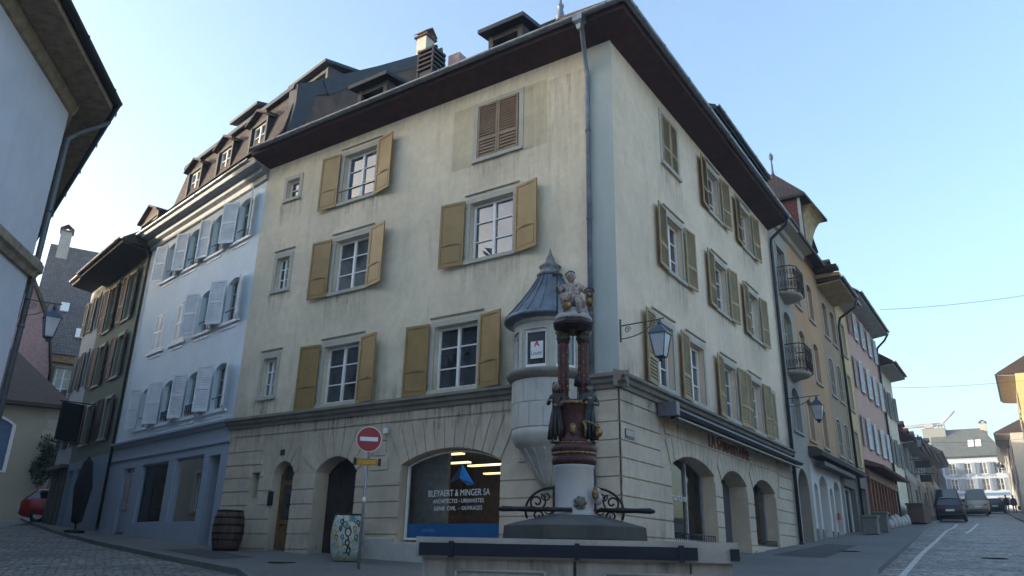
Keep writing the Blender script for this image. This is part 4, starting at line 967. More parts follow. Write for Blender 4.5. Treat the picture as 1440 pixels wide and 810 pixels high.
nb = MB(); facade(nb, N1, 0, 12, -2.2, 7.92, [(3.0, 4.2, 1.2, 3.0, 0, .2), (6.5, 7.7, 1.2, 3.0, 0, .2), (3.0, 4.2, 5.3, 7.0, 0, .2), (6.5, 7.7, 5.3, 7.0, 0, .2)])
facade(nb, N2, 0, 14, -2.2, 7.92, [(2.0, 3.1, 1.2, 3.0, 0, .2), (6.0, 7.1, 1.2, 3.0, 0, .2), (2.0, 3.1, 5.3, 7.0, 0, .2), (6.0, 7.1, 5.3, 7.0, 0, .2), (10, 11.1, 5.3, 7.0, 0, .2)]); part('wall', nb, grm, nh)
for F_, us in ((N1, (3.6, 7.1)), (N2, (2.55, 6.55, 10.55))):
    for u in us:
        for z in (1.2, 5.3):
            if z == 1.2 and u > 10: continue
            hw = .58 if F_ is N1 else .53; casement(F_, u - hw, u + hw, z + .02, z + (1.78 if z < 2 else 1.68), -.18, nh)
b = MB(); b.oprism(N1, [(0, 4.42), (.06, 4.42), (.10, 4.50), (.16, 4.54), (.16, 4.68), (.10, 4.74), (0, 4.80)], -.14, 12); b.oprism(N2, [(0, 4.42), (.06, 4.42), (.10, 4.50), (.16, 4.54), (.16, 4.68), (.10, 4.74), (0, 4.80)], -.1, 14); part('stone_band', b, simple('tan_stone_band', (.27, .22, .155), .8, 0, .2), nh)
b = MB(); b.oprism(N1, [(0, 7.70), (.05, 7.72), (.09, 7.8), (.12, 7.92), (0, 7.92)], -.1, 12); b.oprism(N2, [(0, 7.70), (.05, 7.72), (.09, 7.8), (.12, 7.92), (0, 7.92)], -.06, 14); part('cornice', b, simple('tan_stone_band', (.27, .22, .155), .8), nh)
b = MB(); ovn = .66; mt = math.tan(R_(14.0))
def ringn(F, u1, z0=7.925, z1=8.05):
    a = [F.P(0, 0, z0), F.P(-ovn * mt, ovn, z0 + .05), F.P(-ovn * mt, ovn, z1 + .12), F.P(0, 0, z1 + .12)]
    c_ = [F.P(u1, 0, z0), F.P(u1, ovn, z0 + .05), F.P(u1, ovn, z1 + .12), F.P(u1, 0, z1 + .12)]
    b.faces(a + c_, [(0, 1, 2, 3), (7, 6, 5, 4), (0, 4, 5, 1), (1, 5, 6, 2), (2, 6, 7, 3), (3, 7, 4, 0)])
ringn(N1, 12); ringn(N2, 14); part('soffit', b, simple('tan_eave_boards', (.26, .19, .125), .8, 0, .2), nh)
b = MB(); b.poly([N1.P(-ovn * mt, ovn, 8.2), N1.P(12, ovn, 8.2), N1.P(12, -5, 12.5), N1.P(-1, -5, 12.5)]); b.poly([N2.P(-ovn * mt, ovn, 8.2), N2.P(14, ovn, 8.2), N2.P(14, -5, 12.5), N2.P(1, -5, 12.5)]); part('roof', b, tile_br, nh)
gutter(N1, -ovn * mt - .06, 12, ovn + .06, 8.17, .09, nh, blackp); gutter(N2, -ovn * mt - .06, 14, ovn + .06, 8.17, .09, nh, blackp)
downpipe([N2.P(.5, .75, 8.05), N2.P(.4, .3, 7.6), N2.P(.25, .1, 7.3), N2.P(.25, .1, -1)], .05, nh, simple('grey_downpipe', (.12, .13, .14), .5, .3))

# ================================================================== RIGHT-HAND STREET
def yR(u): return Y0 + u
# grey narrow bay with balconies
gry = stucco('grey_stone_render', (.38, .355, .31), (.16, .15, .14), .7, .4)
ochre = stucco('ochre_brown_render', (.54, .33, .19), (.25, .14, .075), .8, .45)
tan = stucco('tan_render', (.42, .30, .20), (.18, .13, .09), .8, .45)
yel = stucco('yellow_ochre_render', (.66, .48, .26), (.36, .24, .1), .6, .4)
pink = stucco('salmon_pink_render', (.60, .38, .31), (.3, .18, .16), .5, .35)
yelsoff = simple('yellow_eave_boards', (.46, .32, .14), .7, 0, .15, 3)
pale_soff = simple('pale_eave_boards', (.40, .38, .34), .7, 0, .15, 3)
lstone = stucco('light_window_stone', (.42, .38, .31), (.26, .23, .19), .6, .4)
zb = .5
hA = thing('balcony_house', 'narrow grey house with two iron balconies above a pointed arched door', 'house', (X0, yR(14), zb))
aops = [(13.75, 14.85, 4.35, 5.9, .3, .25), (13.75, 14.85, 6.55, 8.75, .3, .25), (13.75, 14.85, 9.45, 11.3, 0, .25), (13.3, 14.75, .3, 3.05, .72, .5)]
house_shell(Rf, UR + .02, 15.4, -.6, 12.3, 8, aops, hA, gry)
for (a, c_, z0, z1, r, d) in aops[:3]:
    w = casement(Rf, a + .02, c_ - .02, z0 + .02, z1 - .02, -.22, hA, rise=r, mat=simple('grey_window_paint', (.45, .45, .43), .5)); surround(Rf, a, c_, z0, z1, w, gry, hood=False, rise=r)
door(Rf, 13.3, 14.75, .35, 3.05, .72, -.45, hA, darkdoor); 
b = MB(); a_ = arc_pts(13.3, 14.75, 2.33, .72); c2 = arc_pts(13.05, 15.0, 2.33, .97)
for k in range(len(a_) - 1): b.fprism(Rf, [a_[k], a_[k + 1], c2[k + 1], c2[k]], -.01, .05)
b.fbox(Rf, 13.05, 13.3, -.01, .05, 0, 2.33); b.fbox(Rf, 14.75, 15.0, -.01, .05, 0, 2.33); part('door_surround', b, lstone, hA)
def balcony(F, uc, w, d, z, parent):
    b = MB(); b.lathe(F.P(uc, 0, z - .28), [(.1, 0), (w * .38, .16), (w * .5, .2), (w * .5, .28)], 16, sx=d / (w * .5), sy=1.0); s = part('balcony', b, gry, parent)
    r = MB(); pts = [F.P(uc - w / 2 + .04, 0, 0), F.P(uc - w / 2 + .04, d - .15, 0), F.P(uc - w / 2 + .25, d, 0), F.P(uc + w / 2 - .25, d, 0), F.P(uc + w / 2 - .04, d - .15, 0), F.P(uc + w / 2 - .04, 0, 0)]
    for zz in (z + .05, z + .95): r.tube([p + Vector((0, 0, zz)) for p in pts], .018, 6)
    for p, q in zip(pts[:-1], pts[1:]):
        n = max(2, int((q - p).length / .11))
        for k in range(n + 1):
            c = p.lerp(q, k / n); r.tube([c + Vector((0, 0, z + .05)), c + Vector((0, 0, z + .95))], .009, 4)
            if k < n:
                for zc in (.28, .72):
                    cc = p.lerp(q, (k + .5) / n) + Vector((0, 0, z + zc)); t = (q - p).normalized()
                    r.tube([cc + t * .04 * math.cos(x_) + Vector((0, 0, .11 * math.sin(x_))) for x_ in [i_ * math.pi / 4 for i_ in range(9)]], .007, 4)
    part('balcony_railing', r, iron, s); return s
balcony(Rf, 14.3, 1.5, .62, 9.35, hA); balcony(Rf, 14.3, 1.5, .62, 6.4, hA)
b = MB(); b.oprism(Rf, [(0, 11.95), (.12, 12.0), (.18, 12.15), (.5, 12.25), (.55, 12.4), (0, 12.42)], UR + .1, 15.4); part('eave_cornice', b, lstone, hA)
b = MB(); b.hexa([Rf.P(12.8, .6, 12.35), Rf.P(15.4, .6, 12.35), Rf.P(15.4, -5, 15.6), Rf.P(12.8, -5, 15.6), Rf.P(12.8, .6, 12.5), Rf.P(15.4, .6, 12.5), Rf.P(15.4, -5, 15.75), Rf.P(12.8, -5, 15.75)]); part('roof', b, tile_br, hA)
# brown house with big curved gable soffit
wr = [(4.3, 5.85), (6.9, 8.55), (9.55, 11.15)]
bh = row_house('brown_house', 'ochre brown house whose red tiled turret has a pointed roof with a yellow curved underside', Rf, 15.4, 20.4, .8, 12.3, 9, ochre, (16.35, 18.6), wr, surr=lstone, ww=.85, rise=.15, ov=.7, gut=False, gfm=stucco('white_arcade_render', (.62, .60, .57), (.4, .38, .35), .4, .3), gfz=3.65,
               ngfops=[(15.75, 16.3, .3, 2.75, .27, .5), (16.6, 17.9, .3, 3.1, .3, .6), (18.2, 18.75, .3, 2.75, .27, .5), (19.0, 20.1, .3, 3.1, .3, .6)])
b = MB(); b.fbox(Rf, 15.42, 20.38, -6, -.02, 12.3, 13.0); part('attic_wall', b, ochre, bh)
tb = part('turret', MB().fbox(Rf, 17.2, 17.9, -4, .3, 12.5, 14.6).fbox(Rf, 17.9, 19.9, -4, -.3, 12.5, 14.6), tile_red, bh)
part('corner_post', MB().fbox(Rf, 17.14, 17.26, .26, .36, 12.5, 14.6), whitestone, tb)
b = MB(); cv = [(.0, 12.5)] + [(.02 + .72 * (1 - math.cos(k * math.pi / 16)), 12.6 + 1.95 * math.sin(k * math.pi / 16)) for k in range(9)] + [(.0, 14.58)]
b.oprism(Rf, cv, 17.92, 20.0); part('cove_soffit', b, yelsoff, tb)
q = [Rf.P(17.0, .62, 14.6), Rf.P(20.3, .82, 14.6), Rf.P(20.3, -4.2, 14.6), Rf.P(17.0, -4.2, 14.6)]; ap = Rf.P(18.6, -.95, 16.75)
b = MB(); b.faces(q + [p + Vector((0, 0, .12)) for p in q] + [ap], [(4, 5, 8), (5, 6, 8), (6, 7, 8), (7, 4, 8), (0, 3, 2, 1), (0, 1, 5, 4), (1, 2, 6, 5), (2, 3, 7, 6), (3, 0, 4, 7)]); part('turret_roof', b, tile_br, tb)
b = MB(); b.lathe(ap - Vector((0, 0, .15)), [(.1, 0), (.05, .3), (.03, .8), (.09, .9), (.1, 1.05), (.02, 1.2), (.001, 1.25)], 10); part('finial', b, zincb, tb)
b = MB(); b.fbox(Rf, 19.9, 20.5, -.2, 1.0, 12.25, 12.4); b.hexa([Rf.P(15.4, .55, 12.3), Rf.P(20.4, .55, 12.3), Rf.P(20.4, -5, 15.6), Rf.P(15.4, -5, 15.6), Rf.P(15.4, .55, 12.45), Rf.P(20.4, .55, 12.45), Rf.P(20.4, -5, 15.75), Rf.P(15.4, -5, 15.75)]); part('roof', b, tile_br, bh)
b = MB(); b.oprism(Rf, [(0, 12.0), (.1, 12.05), (.15, 12.2), (.45, 12.28), (.5, 12.4), (0, 12.42)], 15.42, 17.9); part('eave_cornice', b, lstone, bh)
for (a, c_) in ((15.42, 15.75), (16.3, 16.6), (17.9, 18.2), (18.75, 19.0), (20.1, 20.38)): part('arcade_base', MB().fbox(Rf, a, c_, 0.002, .05, .2, 1.15), simple('grey_arcade_base', (.22, .22, .22), .8), bh)
b = MB(); b.poly([Rf.P(15.6, -.62, .2), Rf.P(20.3, -.62, .2), Rf.P(20.3, -.62, 3.2), Rf.P(15.6, -.62, 3.2)]); b.fbox(Rf, 16.6, 17.9, -.6, -.5, .3, 1.1); part('arcade_back', b, simple('pale_arcade_wall', (.42, .42, .45), .8), bh)
b = MB(); b.fbox(Rf, 18.85, 19.2, .06, .12, 1.6, 1.85); part('red_sign', b, simple('red_sign_paint', (.42, .02, .03), .5), bh)
b = MB(); b.oprism(Rf, [(0, 3.62), (.45, 3.66), (.50, 3.8), (.3, 3.95), (0, 4.0)], 15.42, 24.0); b.fbox(Rf, 15.9, 21.5, .1, .42, 3.35, 3.5); part('awning', b, simple('dark_awning_box', (.05, .045, .045), .6), bh)
t2 = row_house('tan_house', 'tan house with closed louvred shutters under a boxed yellow eave', Rf, 20.42, 23.9, 1.1, 11.9, 9, tan, (21.4, 23.0), wr, surr=lstone, ww=.85, rise=.12, ov=1.0, soff=yelsoff, zr=15.4, shut=None, gfm=stucco('grey_brown_ground_floor', (.22, .2, .17), (.13, .12, .1), .6, .4), gfz=3.65, ngfops=[(21.0, 23.4, .9, 3.1, 0, .3)])
for w, (zz0, zz1) in zip([c for c in t2.children if c.name.startswith('window')], [r for r in wr for _ in (0, 1)]): pass
k = 0
for z0, z1 in wr:
    for uc in (21.4, 23.0):
        w = [c for c in t2.children if c.name.startswith('window')][k]; k += 1
        if z0 < 9:
            for s in (0, 1): shutter(Rf, uc - .42 + .84 * s, s == 0, z0, z1 - .1, .41, 2, w, brownsh, True, o=-.03)
casement(Rf, 21.02, 23.38, .92, 3.08, -.28, t2, rows=1)
b = MB(); b.fbox(Rf, 20.3, 24.2, 0, 1.02, 12.0, 12.15); part('eave_board', b, yelsoff, t2)
dormer(Rf, 22.2, 1.6, -.4, -3.2, 12.4, 14.3, t2, ochre, tile_br, pitch=.3, win=False)
downpipe([Rf.P(23.9, 1.05, 11.9), Rf.P(23.9, .9, 11.5), Rf.P(23.95, .2, 11.1), Rf.P(23.95, .1, 10.7), Rf.P(23.95, .1, 1)], .06, t2, blackp)
y2 = row_house('yellow_house', 'narrow yellow ochre house between the tan and the pink house', Rf, 24.05, 26.55, 1.3, 12.3, 9, yel, (25.3,), wr, surr=lstone, ww=.8, ov=.7, soff=pale_soff, zr=15.6, gfm=stucco('grey_brown_ground_floor', (.22, .2, .17), (.13, .12, .1), .6, .4), gfz=3.9, ngfops=[(24.6, 26.0, .9, 3.3, 0, .3)], gut=True)
casement(Rf, 24.62, 25.98, .92, 3.28, -.28, y2, rows=1); dormer(Rf, 25.2, 1.3, -.3, -3, 12.7, 14.2, y2, tan, tile_br, pitch=.3, win=False)
whsh = simple('white_shutter', (.62, .63, .64), .5, 0, .08)
p2 = row_house('pink_house', 'salmon pink house with white shutters and red brown shopfront', Rf, 26.6, 35.3, 1.5, 13.1, 9, pink, (27.9, 29.9, 31.9, 33.9), [(5.5, 7.0), (8.4, 10.0), (11.2, 12.6)], shut=whsh, ww=.9, ov=.8, soff=pale_soff, zr=17.5, gfm=simple('red_brown_shopfront', (.16, .055, .03), .6, 0, .2, 3), gfz=4.6, surr=None)
b = MB(); b.oprism(Rf, [(0, 4.5), (.8, 4.35), (.85, 4.45), (.1, 4.75), (0, 4.75)], 26.6, 35.3)
part('awning', b, simple('brown_awning', (.10, .045, .03), .6), p2)
b = MB(); u = 26.8
while u < 35: b.fbox(Rf, u, u + .16, 0, .12, 1.2, 4.3); b.fbox(Rf, u + .16, u + .9, 0.0, .05, 1.2, 2.3); u += .95
b.fbox(Rf, 26.6, 35.3, 0, .14, 3.9, 4.3)
part('shopfront_panel', b, simple('red_brown_timber', (.20, .065, .035), .5, 0, .2, 3), p2)
downpipe([Rf.P(35.3, .85, 13.1), Rf.P(35.3, .6, 12.7), Rf.P(35.35, .15, 12.3), Rf.P(35.35, .1, 12), Rf.P(35.35, .1, 2)], .06, p2, blackp)
for i in range(7):
    u = 27.2 + i * 1.25; c = Rf.P(u, .45, 0); z = zg(c.x, c.y) + .1; h = random.uniform(.45, .75); b = MB()
    b.lathe((c.x, c.y, z), [(.20, 0), (.19, h * .5), (.13, h * .85), (.03, h)], 8)
    single('guard_stone', b, whitestone, 'weathered guard stone at the foot of the red brown shopfront', 'guard stone', (c.x, c.y, z), 'guard stones along the pink house')
for i, (u, hh) in enumerate(((21.6, .95), (24.3, 1.05))):
    c = Rf.P(u, .75, 0); z = zg(c.x, c.y) + .1; b = MB(); Fp = Frame(c.x, c.y, 90, -1)
    b.fbox(Fp, -.28, .28, -.28, .28, z, z + hh - .3); b.fbox(Fp, -.32, .32, -.32, .32, z + hh - .3, z + hh - .2)
    o_ = single('stone_planter', b, simple('planter_stone', (.17, .17, .16), .85), ('square grey stone planter in front of the tan house, nearer to the camera', 'square grey stone planter in front of the yellow house')[i], 'planter', (c.x, c.y, z), bevel=.02)
g2 = row_house('beige_gable_house', 'beige house with pale projecting eaves standing beyond the pink house', Rf, 35.6, 40.4, 2.2, 11.4, 9, beige, (36.9, 39.0), [(5.6, 7.1), (8.5, 10)], shut=simple('grey_shutter', (.2, .2, .2), .6), ww=.9, ov=.85, soff=pale_soff, zr=15.5)
# far left-hand row
Q = Frame(Rf.P(41.3, 0, 0).x, Rf.P(41.3, 0, 0).y, 92.5, -1)
fcol = [((.45, .43, .37), 'cream', 0, 7.5, 7.6, 11.2, tile_br, (.2, .2, .2)), ((.46, .40, .36), 'pale pinkish', 7.6, 17, 8.4, 12.2, tile_red, (.3, .3, .3)), ((.40, .38, .35), 'grey', 17.1, 27, 9.0, 12.8, tile_gr, (.15, .17, .18)), ((.5, .45, .38), 'light ochre', 27.1, 39, 10.0, 13.6, tile_br, (.2, .16, .12)), ((.42, .42, .42), 'off white', 39.1, 54, 11.6, 15.2, tile_gr, (.2, .2, .22))]
for i, (c, nm, a, e, ze, zr_, tm, sc) in enumerate(fcol):
    n_ = int((e - a) // 2.4); cs = [a + (e - a) * (k + .5) / n_ for k in range(n_)]; zb_ = zg(-6.8, 55 + a)
    rows_ = [(zb_ + 3.4, zb_ + 4.9)] + ([(zb_ + 5.9, zb_ + 7.2)] if ze - zb_ > 7.6 else [])
    lab = {'cream': 'low cream house with dark shutters just past the beige house with projecting eaves', 'pale pinkish': 'pale pinkish house with red tiled roof further along the left side of the street', 'grey': 'grey house in the middle of the far left row', 'light ochre': 'light ochre house near the far end of the left row', 'off white': 'off white house closing the left row before the blue inn'}[nm]
    hh = row_house('street_house', lab, Q, a, e, zb_, ze, 9, stucco('far_%s_render' % nm.replace(' ', '_'), c, tuple(x * .6 for x in c), .5, .3), cs, rows_, shut=simple('far_shutter_%d' % i, sc, .6), ww=.85, ov=.7, soff=pale_soff, zr=zr_, roofm=tm, louvre=False, simplewin=True,
                   parent_group='houses of the far left row', gfm=simple('far_shopfront_%d' % i, tuple(x * .5 for x in c), .7), gfz=zb_ + 2.9, ngfops=[(cs[0] - .6, cs[0] + .6, zb_ + .3, zb_ + 2.5, 0, .3)] + ([(cs[2] - .9, cs[2] + .9, zb_ + .7, zb_ + 2.5, 0, .3)] if n_ > 2 else []))
    b = MB(); b.poly([Q.P(a + .2, -.29, zb_), Q.P(e - .2, -.29, zb_), Q.P(e - .2, -.29, zb_ + 2.7), Q.P(a + .2, -.29, zb_ + 2.7)]); part('shop_pane', b, glass, hh)
    for k in range(2): dormer(Q, a + (e - a) * (.3 + .4 * k), 1.1, -.6, -3, ze + .6, ze + 1.7, hh, simple('far_dormer_wood', (.09, .04, .035), .7), tm, pitch=.3)
    chimney(Q, e - 1.2, -3.6, ze + 2, zr_ + 1.0, .7, hh, stone)
# ------------------------------------------------------------------ the inn closing the street
Au = Frame(-12.6, 140, 0, -1); zA = 8.0
inn_m = stucco('pale_blue_inn_render', (.50, .58, .68), (.38, .44, .52), .3, .2); inb = simple('inn_blue_band', (.12, .22, .36), .6); insh = simple('inn_grey_shutter', (.20, .25, .32), .6)
icols = (2.6, 4.7, 6.8, 8.7)
inn = row_house('inn', 'pale blue inn with huge grey green roof closing the end of the street', Au, 0, 10.2, zA, 16.2, 11, inn_m, icols[:4], [(10.8 + .3, 12.9), (13.6, 15.3)], shut=insh, ww=.95, ov=.5, zr=21.4, roofm=tiles('grey_green_roof_tiles', (.15, .17, .155), (.11, .125, .12), (.05, .06, .06), .4, .5), hips=(0, 3.0), gut=True, cat='inn', louvre=False, simplewin=True, ngfops=[(5.4, 6.6, 8.1, 10.1, 0, .3), (1.6, 3.2, 8.8, 10.1, 0, .2), (8.0, 9.6, 8.8, 10.1, 0, .2)])
b = MB(); b.fbox(Au, -.05, 10.25, 0, .15, 10.35, 10.75); part('band', b, inb, inn)
casement(Au, 1.62, 3.18, 8.82, 10.08, -.18, inn, rows=1); casement(Au, 8.02, 9.58, 8.82, 10.08, -.18, inn, rows=1); door(Au, 5.4, 6.6, 8.1, 10.1, 0, -.25, inn, darkdoor)
text_part('lettering', 'AUBERGE  DU  MOUTON', .5, Au, 5.2, .03, 13.05 - .0, simple('navy_wall_lettering', (.05, .08, .2), .6), inn, xs=1.1)
b = MB()
for u in (5.2, 6.2): b.hexa([Au.P(u, -1.6 - .0, 17.9), Au.P(u + .8, -1.6, 17.9), Au.P(u + .8, -2.9, 19.1), Au.P(u, -2.9, 19.1), Au.P(u, -1.4, 18.0), Au.P(u + .8, -1.4, 18.0), Au.P(u + .8, -2.7, 19.2), Au.P(u, -2.7, 19.2)])
part('skylight', b, whitep, inn)
chimney(Au, 7.6, -5.5, 20, 22.6, .9, inn, stone); b = MB(); b.fbox(Au, -1.2, 2.2, -7.0, -4.0, 16, 21.6); part('lift_tower', b, simple('grey_green_tower', (.26, .28, .27), .8), inn)
c = Au.P(9.3, .9, 0); st = thing('inn_sign', 'dark wrought iron sign with round emblem hanging at the blue inn', 'sign', (c.x, c.y, 14))
b = MB(); b.tube([Au.P(9.3, 0, 15.6), Au.P(9.3, 1.4, 15.6)], .06, 6); b.tube([Au.P(9.3, .0, 14.9), Au.P(9.3, .7, 15.5)], .05, 6); b.tube([Au.P(9.3, .9, 15.6), Au.P(9.3, .9, 15.2)], .04, 6); part('bracket', b, iron, st)
b = MB(); b.tube([Au.P(9.3 + .6 * math.cos(t / 8 * math.pi), .9, 14.6 + .6 * math.sin(t / 8 * math.pi)) for t in range(17)], .08, 6); b.lathe(Au.P(9.3, .9, 14.3), [(.3, 0), (.34, .3), (.1, .55)], 8); part('emblem', b, iron, st)
sb = row_house('small_blue_house', 'small light blue house squeezed left of the inn', Frame(-16.2, 137, 0, -1), 0, 3.4, zA, 14.2, 8, stucco('light_blue_render', (.34, .48, .66), (.25, .35, .5), .3, .2), (1.0, 2.5), [(9.6, 10.9), (12, 13.3)], shut=insh, ww=.7, ov=.3, zr=16.8, roofm=tile_gr, louvre=False, simplewin=True)
# ------------------------------------------------------------------ right-hand row
RR = Frame(-.85, 84, 91.3, 1)
rcols = [((.72, .52, .24), 'yellow ochre', .35, 71, 90.6, 13, 14.6, 18, 1.2), ((.58, .54, .47), 'pale beige', -1.0, 94, 91.2, 11, 13.2, 16.6, 1.3), ((.52, .43, .38), 'pinkish grey', -1.5, 105.5, 91.5, 13, 13.8, 16.8, .8), ((.48, .48, .47), 'light grey', -2.1, 119, 92, 16, 14.8, 18, .8)]
rl = {'yellow ochre': 'sunlit yellow ochre house with projecting eaves at the right edge of the street', 'pale beige': 'pale beige house with wide hipped roof beyond the yellow ochre one on the right', 'pinkish grey': 'pinkish grey house on the right side near the inn', 'light grey': 'light grey house next to the inn on the right side'}
for i, (c, nm, x_, y_, an_, e, ze, zr_, ov_) in enumerate(rcols):
    F2 = Frame(x_, y_, an_, 1); n_ = int(e // 2.4); cs = [e * (k + .5) / n_ for k in range(n_)]; zb_ = zg(-1, y_)
    rw = [(zb_ + 3.3, zb_ + 4.9), (zb_ + 6.0, zb_ + 7.5)] + ([(zb_ + 8.4, zb_ + 9.8)] if ze - zb_ > 10.6 else [])
    hh = row_house('street_house', rl[nm], F2, 0, e, zb_, ze, 9, stucco('right_%s_render' % nm.replace(' ', '_'), c, tuple(x * .6 for x in c), .5, .3), cs, rw, shut=simple('right_shutter_%d' % i, (.3, .29, .27), .6), ww=.9, ov=ov_, soff=pale_soff, zr=zr_, roofm=tile_br, louvre=False, simplewin=True, parent_group='houses of the right row', hips=(0, 0) if i != 1 else (3, 3))
    chimney(F2, 2, -3.2, ze + 1.5, zr_ + .9, .7, hh, stone); chimney(F2, e - 2, -2.2, ze + 1.2, zr_ + .4, .6, hh, stone)
# stair railing by the right row
c = Vector((-.35, 66.6, zg(-.35, 66.6) + .1)); sr = thing('stair_railing', 'dark iron railing beside stone steps at the right edge of the street', 'railing', c)
b = MB()
for k in range(14): b.tube([c + Vector((0, k * .28, 0)), c + Vector((0, k * .28, 1.9))], .03, 5)
b.tube([c + Vector((0, 0, 1.9)), c + Vector((0, 3.7, 2.1))], .04, 6); part('bars', b, iron, sr)
b = MB()
for k in range(7): b.box(-.25, .6, 66.6 + k * .5, 70.4, c.z - .1 + k * .17, c.z + .07 + k * .17)
single('stone_steps', b, whitestone, 'grey stone steps behind the iron railing on the right', 'steps', (.2, 68, c.z))

# ================================================================== VEHICLES
def wheel(F, u, o, z, r, w, parent):
    b = MB(); c = F.P(u, o, z + r); n = F.n * (w / 2)
    prof = [(-1, r * .6), (-1, r * .93), (-.7, r), (.7, r), (1, r * .93), (1, r * .6)]
    pts = []; N_ = 20
    for s, rr in prof:
        for k in range(N_):
            a = 2 * math.pi * k / N_; pts.append(c + n * s + F.d * (rr * math.cos(a)) + Vector((0, 0, rr * math.sin(a))))
    b.faces(pts, [(i * N_ + k, i * N_ + (k + 1) % N_, (i + 1) * N_ + (k + 1) % N_, (i + 1) * N_ + k) for i in range(5) for k in range(N_)], True)
    wv = part('wheel', b, simple('tyre_rubber', (.02, .02, .02), .8), parent)
    h = MB(); h.tube([c - n * .75, c + n * .75], r * .6, 14); 
    for k in range(5):
        a = 2 * math.pi * k / 5; h.tube([c + n * .8, c + n * .8 + F.d * (r * .5 * math.cos(a)) + Vector((0, 0, r * .5 * math.sin(a)))], .03, 5)
    part('rim', h, simple('alloy_rim', (.35, .36, .38), .35, .7), wv)
def car(name, label, cat, x, y, ang, col, Ln=4.1, Wd=1.78, H=1.45, kind='hatch', group=None, plate=True):
    """u forward (front at +Ln/2), o sideways"""
    z0 = zg(x, y) + .012; F = Frame(x, y, ang, 1); t = thing(name, label, cat, (x, y, z0), group); p = simple(name + '_paint_' + '_'.join('%02d' % int(c * 99) for c in col), col, .28, .1, .05, 2, bs=0)
    h = Ln / 2; wb = Ln * .31; hw = Wd / 2
    # body: lofted stations (u, halfwidth, zlow, zbelt)
    st = [(-h, .80, .38, .80), (-h + .08, .92, .28, .95), (-h * .8, .98, .22, 1.0), (-h * .4, 1.0, .2, .98), (0, 1.0, .2, .96), (h * .4, 1.0, .2, .94), (h * .62, .99, .2, .90), (h * .88, .95, .22, .78), (h - .06, .86, .30, .64), (h, .74, .38, .55)]
    if kind == 'van': st = [(u, w, zl, zb_ + .25) for u, w, zl, zb_ in st]
    b = MB(); rings = []
    for u, w, zl, zb_ in st:
        w *= hw; zm = (zl + zb_) / 2
        rings.append([F.P(u, w * .88, z0 + zl), F.P(u, w * .98, z0 + zl + .12), F.P(u, w, z0 + zm), F.P(u, w * .97, z0 + zb_ - .08), F.P(u, w * .86, z0 + zb_), F.P(u, w * .4, z0 + zb_ + .02), F.P(u, -w * .4, z0 + zb_ + .02), F.P(u, -w * .86, z0 + zb_), F.P(u, -w * .97, z0 + zb_ - .08), F.P(u, -w, z0 + zm), F.P(u, -w * .98, z0 + zl + .12), F.P(u, -w * .88, z0 + zl)])
    m = 12; flat = [q for r in rings for q in r]
    b.faces(flat, [(i * m + k, i * m + (k + 1) % m, (i + 1) * m + (k + 1) % m, (i + 1) * m + k) for i in range(len(st) - 1) for k in range(m)] + [tuple(range(m)), tuple(range(len(flat) - m, len(flat)))], True)
    part('body', b, p, t)
    # greenhouse
    zb_ = z0 + (.97 if kind != 'van' else 1.18); zt = z0 + H
    cu = {'hatch': (-h + .12, -h + .55, h * .12, h * .55), 'van': (-h + .06, -h + .2, h * .3, h * .62), 'wagon': (-h + .12, -h + .4, h * .12, h * .52)}[kind]
    def ringc(u, w, z): return F.P(u, w, z), F.P(u, -w, z)
    b = MB(); A = [F.P(cu[0], hw * .84, zb_ - .02), F.P(cu[3], hw * .84, zb_ - .05), F.P(cu[3], -hw * .84, zb_ - .05), F.P(cu[0], -hw * .84, zb_ - .02), F.P(cu[1], hw * .66, zt - .05), F.P(cu[2], hw * .66, zt - .05), F.P(cu[2], -hw * .66, zt - .05), F.P(cu[1], -hw * .66, zt - .05)]
    b.hexa(A); part('windows', b, glassm('car_glass', (.01, .012, .014), .05), t)
    b = MB(); R2 = [F.P(cu[1] - .06, hw * .68, zt - .06), F.P(cu[2] + .05, hw * .68, zt - .06), F.P(cu[2] + .05, -hw * .68, zt - .06), F.P(cu[1] - .06, -hw * .68, zt - .06), F.P(cu[1] + .1, hw * .52, zt), F.P(cu[2] - .1, hw * .52, zt), F.P(cu[2] - .1, -hw * .52, zt), F.P(cu[1] + .1, -hw * .52, zt)]; b.hexa(R2)
    for i_ in range(4):
        b.tube([A[i_] + (A[i_] - A[i_]) , A[i_ + 4]], .035, 6)
    for s in (1, -1): b.tube([F.P((cu[1] + cu[2]) / 2 - .1, s * hw * .85, zb_), F.P((cu[1] + cu[2]) / 2 - .05, s * hw * .67, zt - .05)], .04, 6)
    part('roof', b, p, t)
    for s in (1, -1):
        for u in (-wb, wb): wheel(F, u, s * (hw - .12), z0, .31, .2, t)
        l = MB(); l.fbox(F, -h - .0, -h + .1, s * hw * .62 - .14, s * hw * .62 + .14, z0 + .72, z0 + .86); part('tail_light', l, simple('tail_light_red', (.28, .01, .01), .3), t)
        l = MB(); l.fbox(F, h - .12, h - .03, s * hw * .62 - .14, s * hw * .62 + .14, z0 + .54, z0 + .64); part('headlight', l, simple('headlight_clear', (.6, .62, .65), .15), t)
        l = MB(); l.fbox(F, h * .36, h * .44, s * hw * 1.0, s * (hw + .16), z0 + .95, z0 + 1.08); part('mirror', l, p, t)
    if plate:
        l = MB(); l.fbox(F, -h - .025, -h, -.25, .25, z0 + .56, z0 + .67); part('number_plate', l, whitep, t)
        l = MB(); l.fbox(F, -h - .02, -h + .05, -hw * .75, hw * .75, z0 + .34, z0 + .42); part('bumper', l, blackp, t)
    return t
car('parked_car', 'black hatchback seen from behind at the left kerb of the street', 'car', -4.9, 61.5, 93, (.012, .014, .018), 4.2, 1.8, 1.5)
car('parked_van', 'dark van parked just ahead of the black hatchback', 'van', -5.6, 69.5, 93, (.02, .025, .03), 4.8, 1.95, 2.05, 'van')
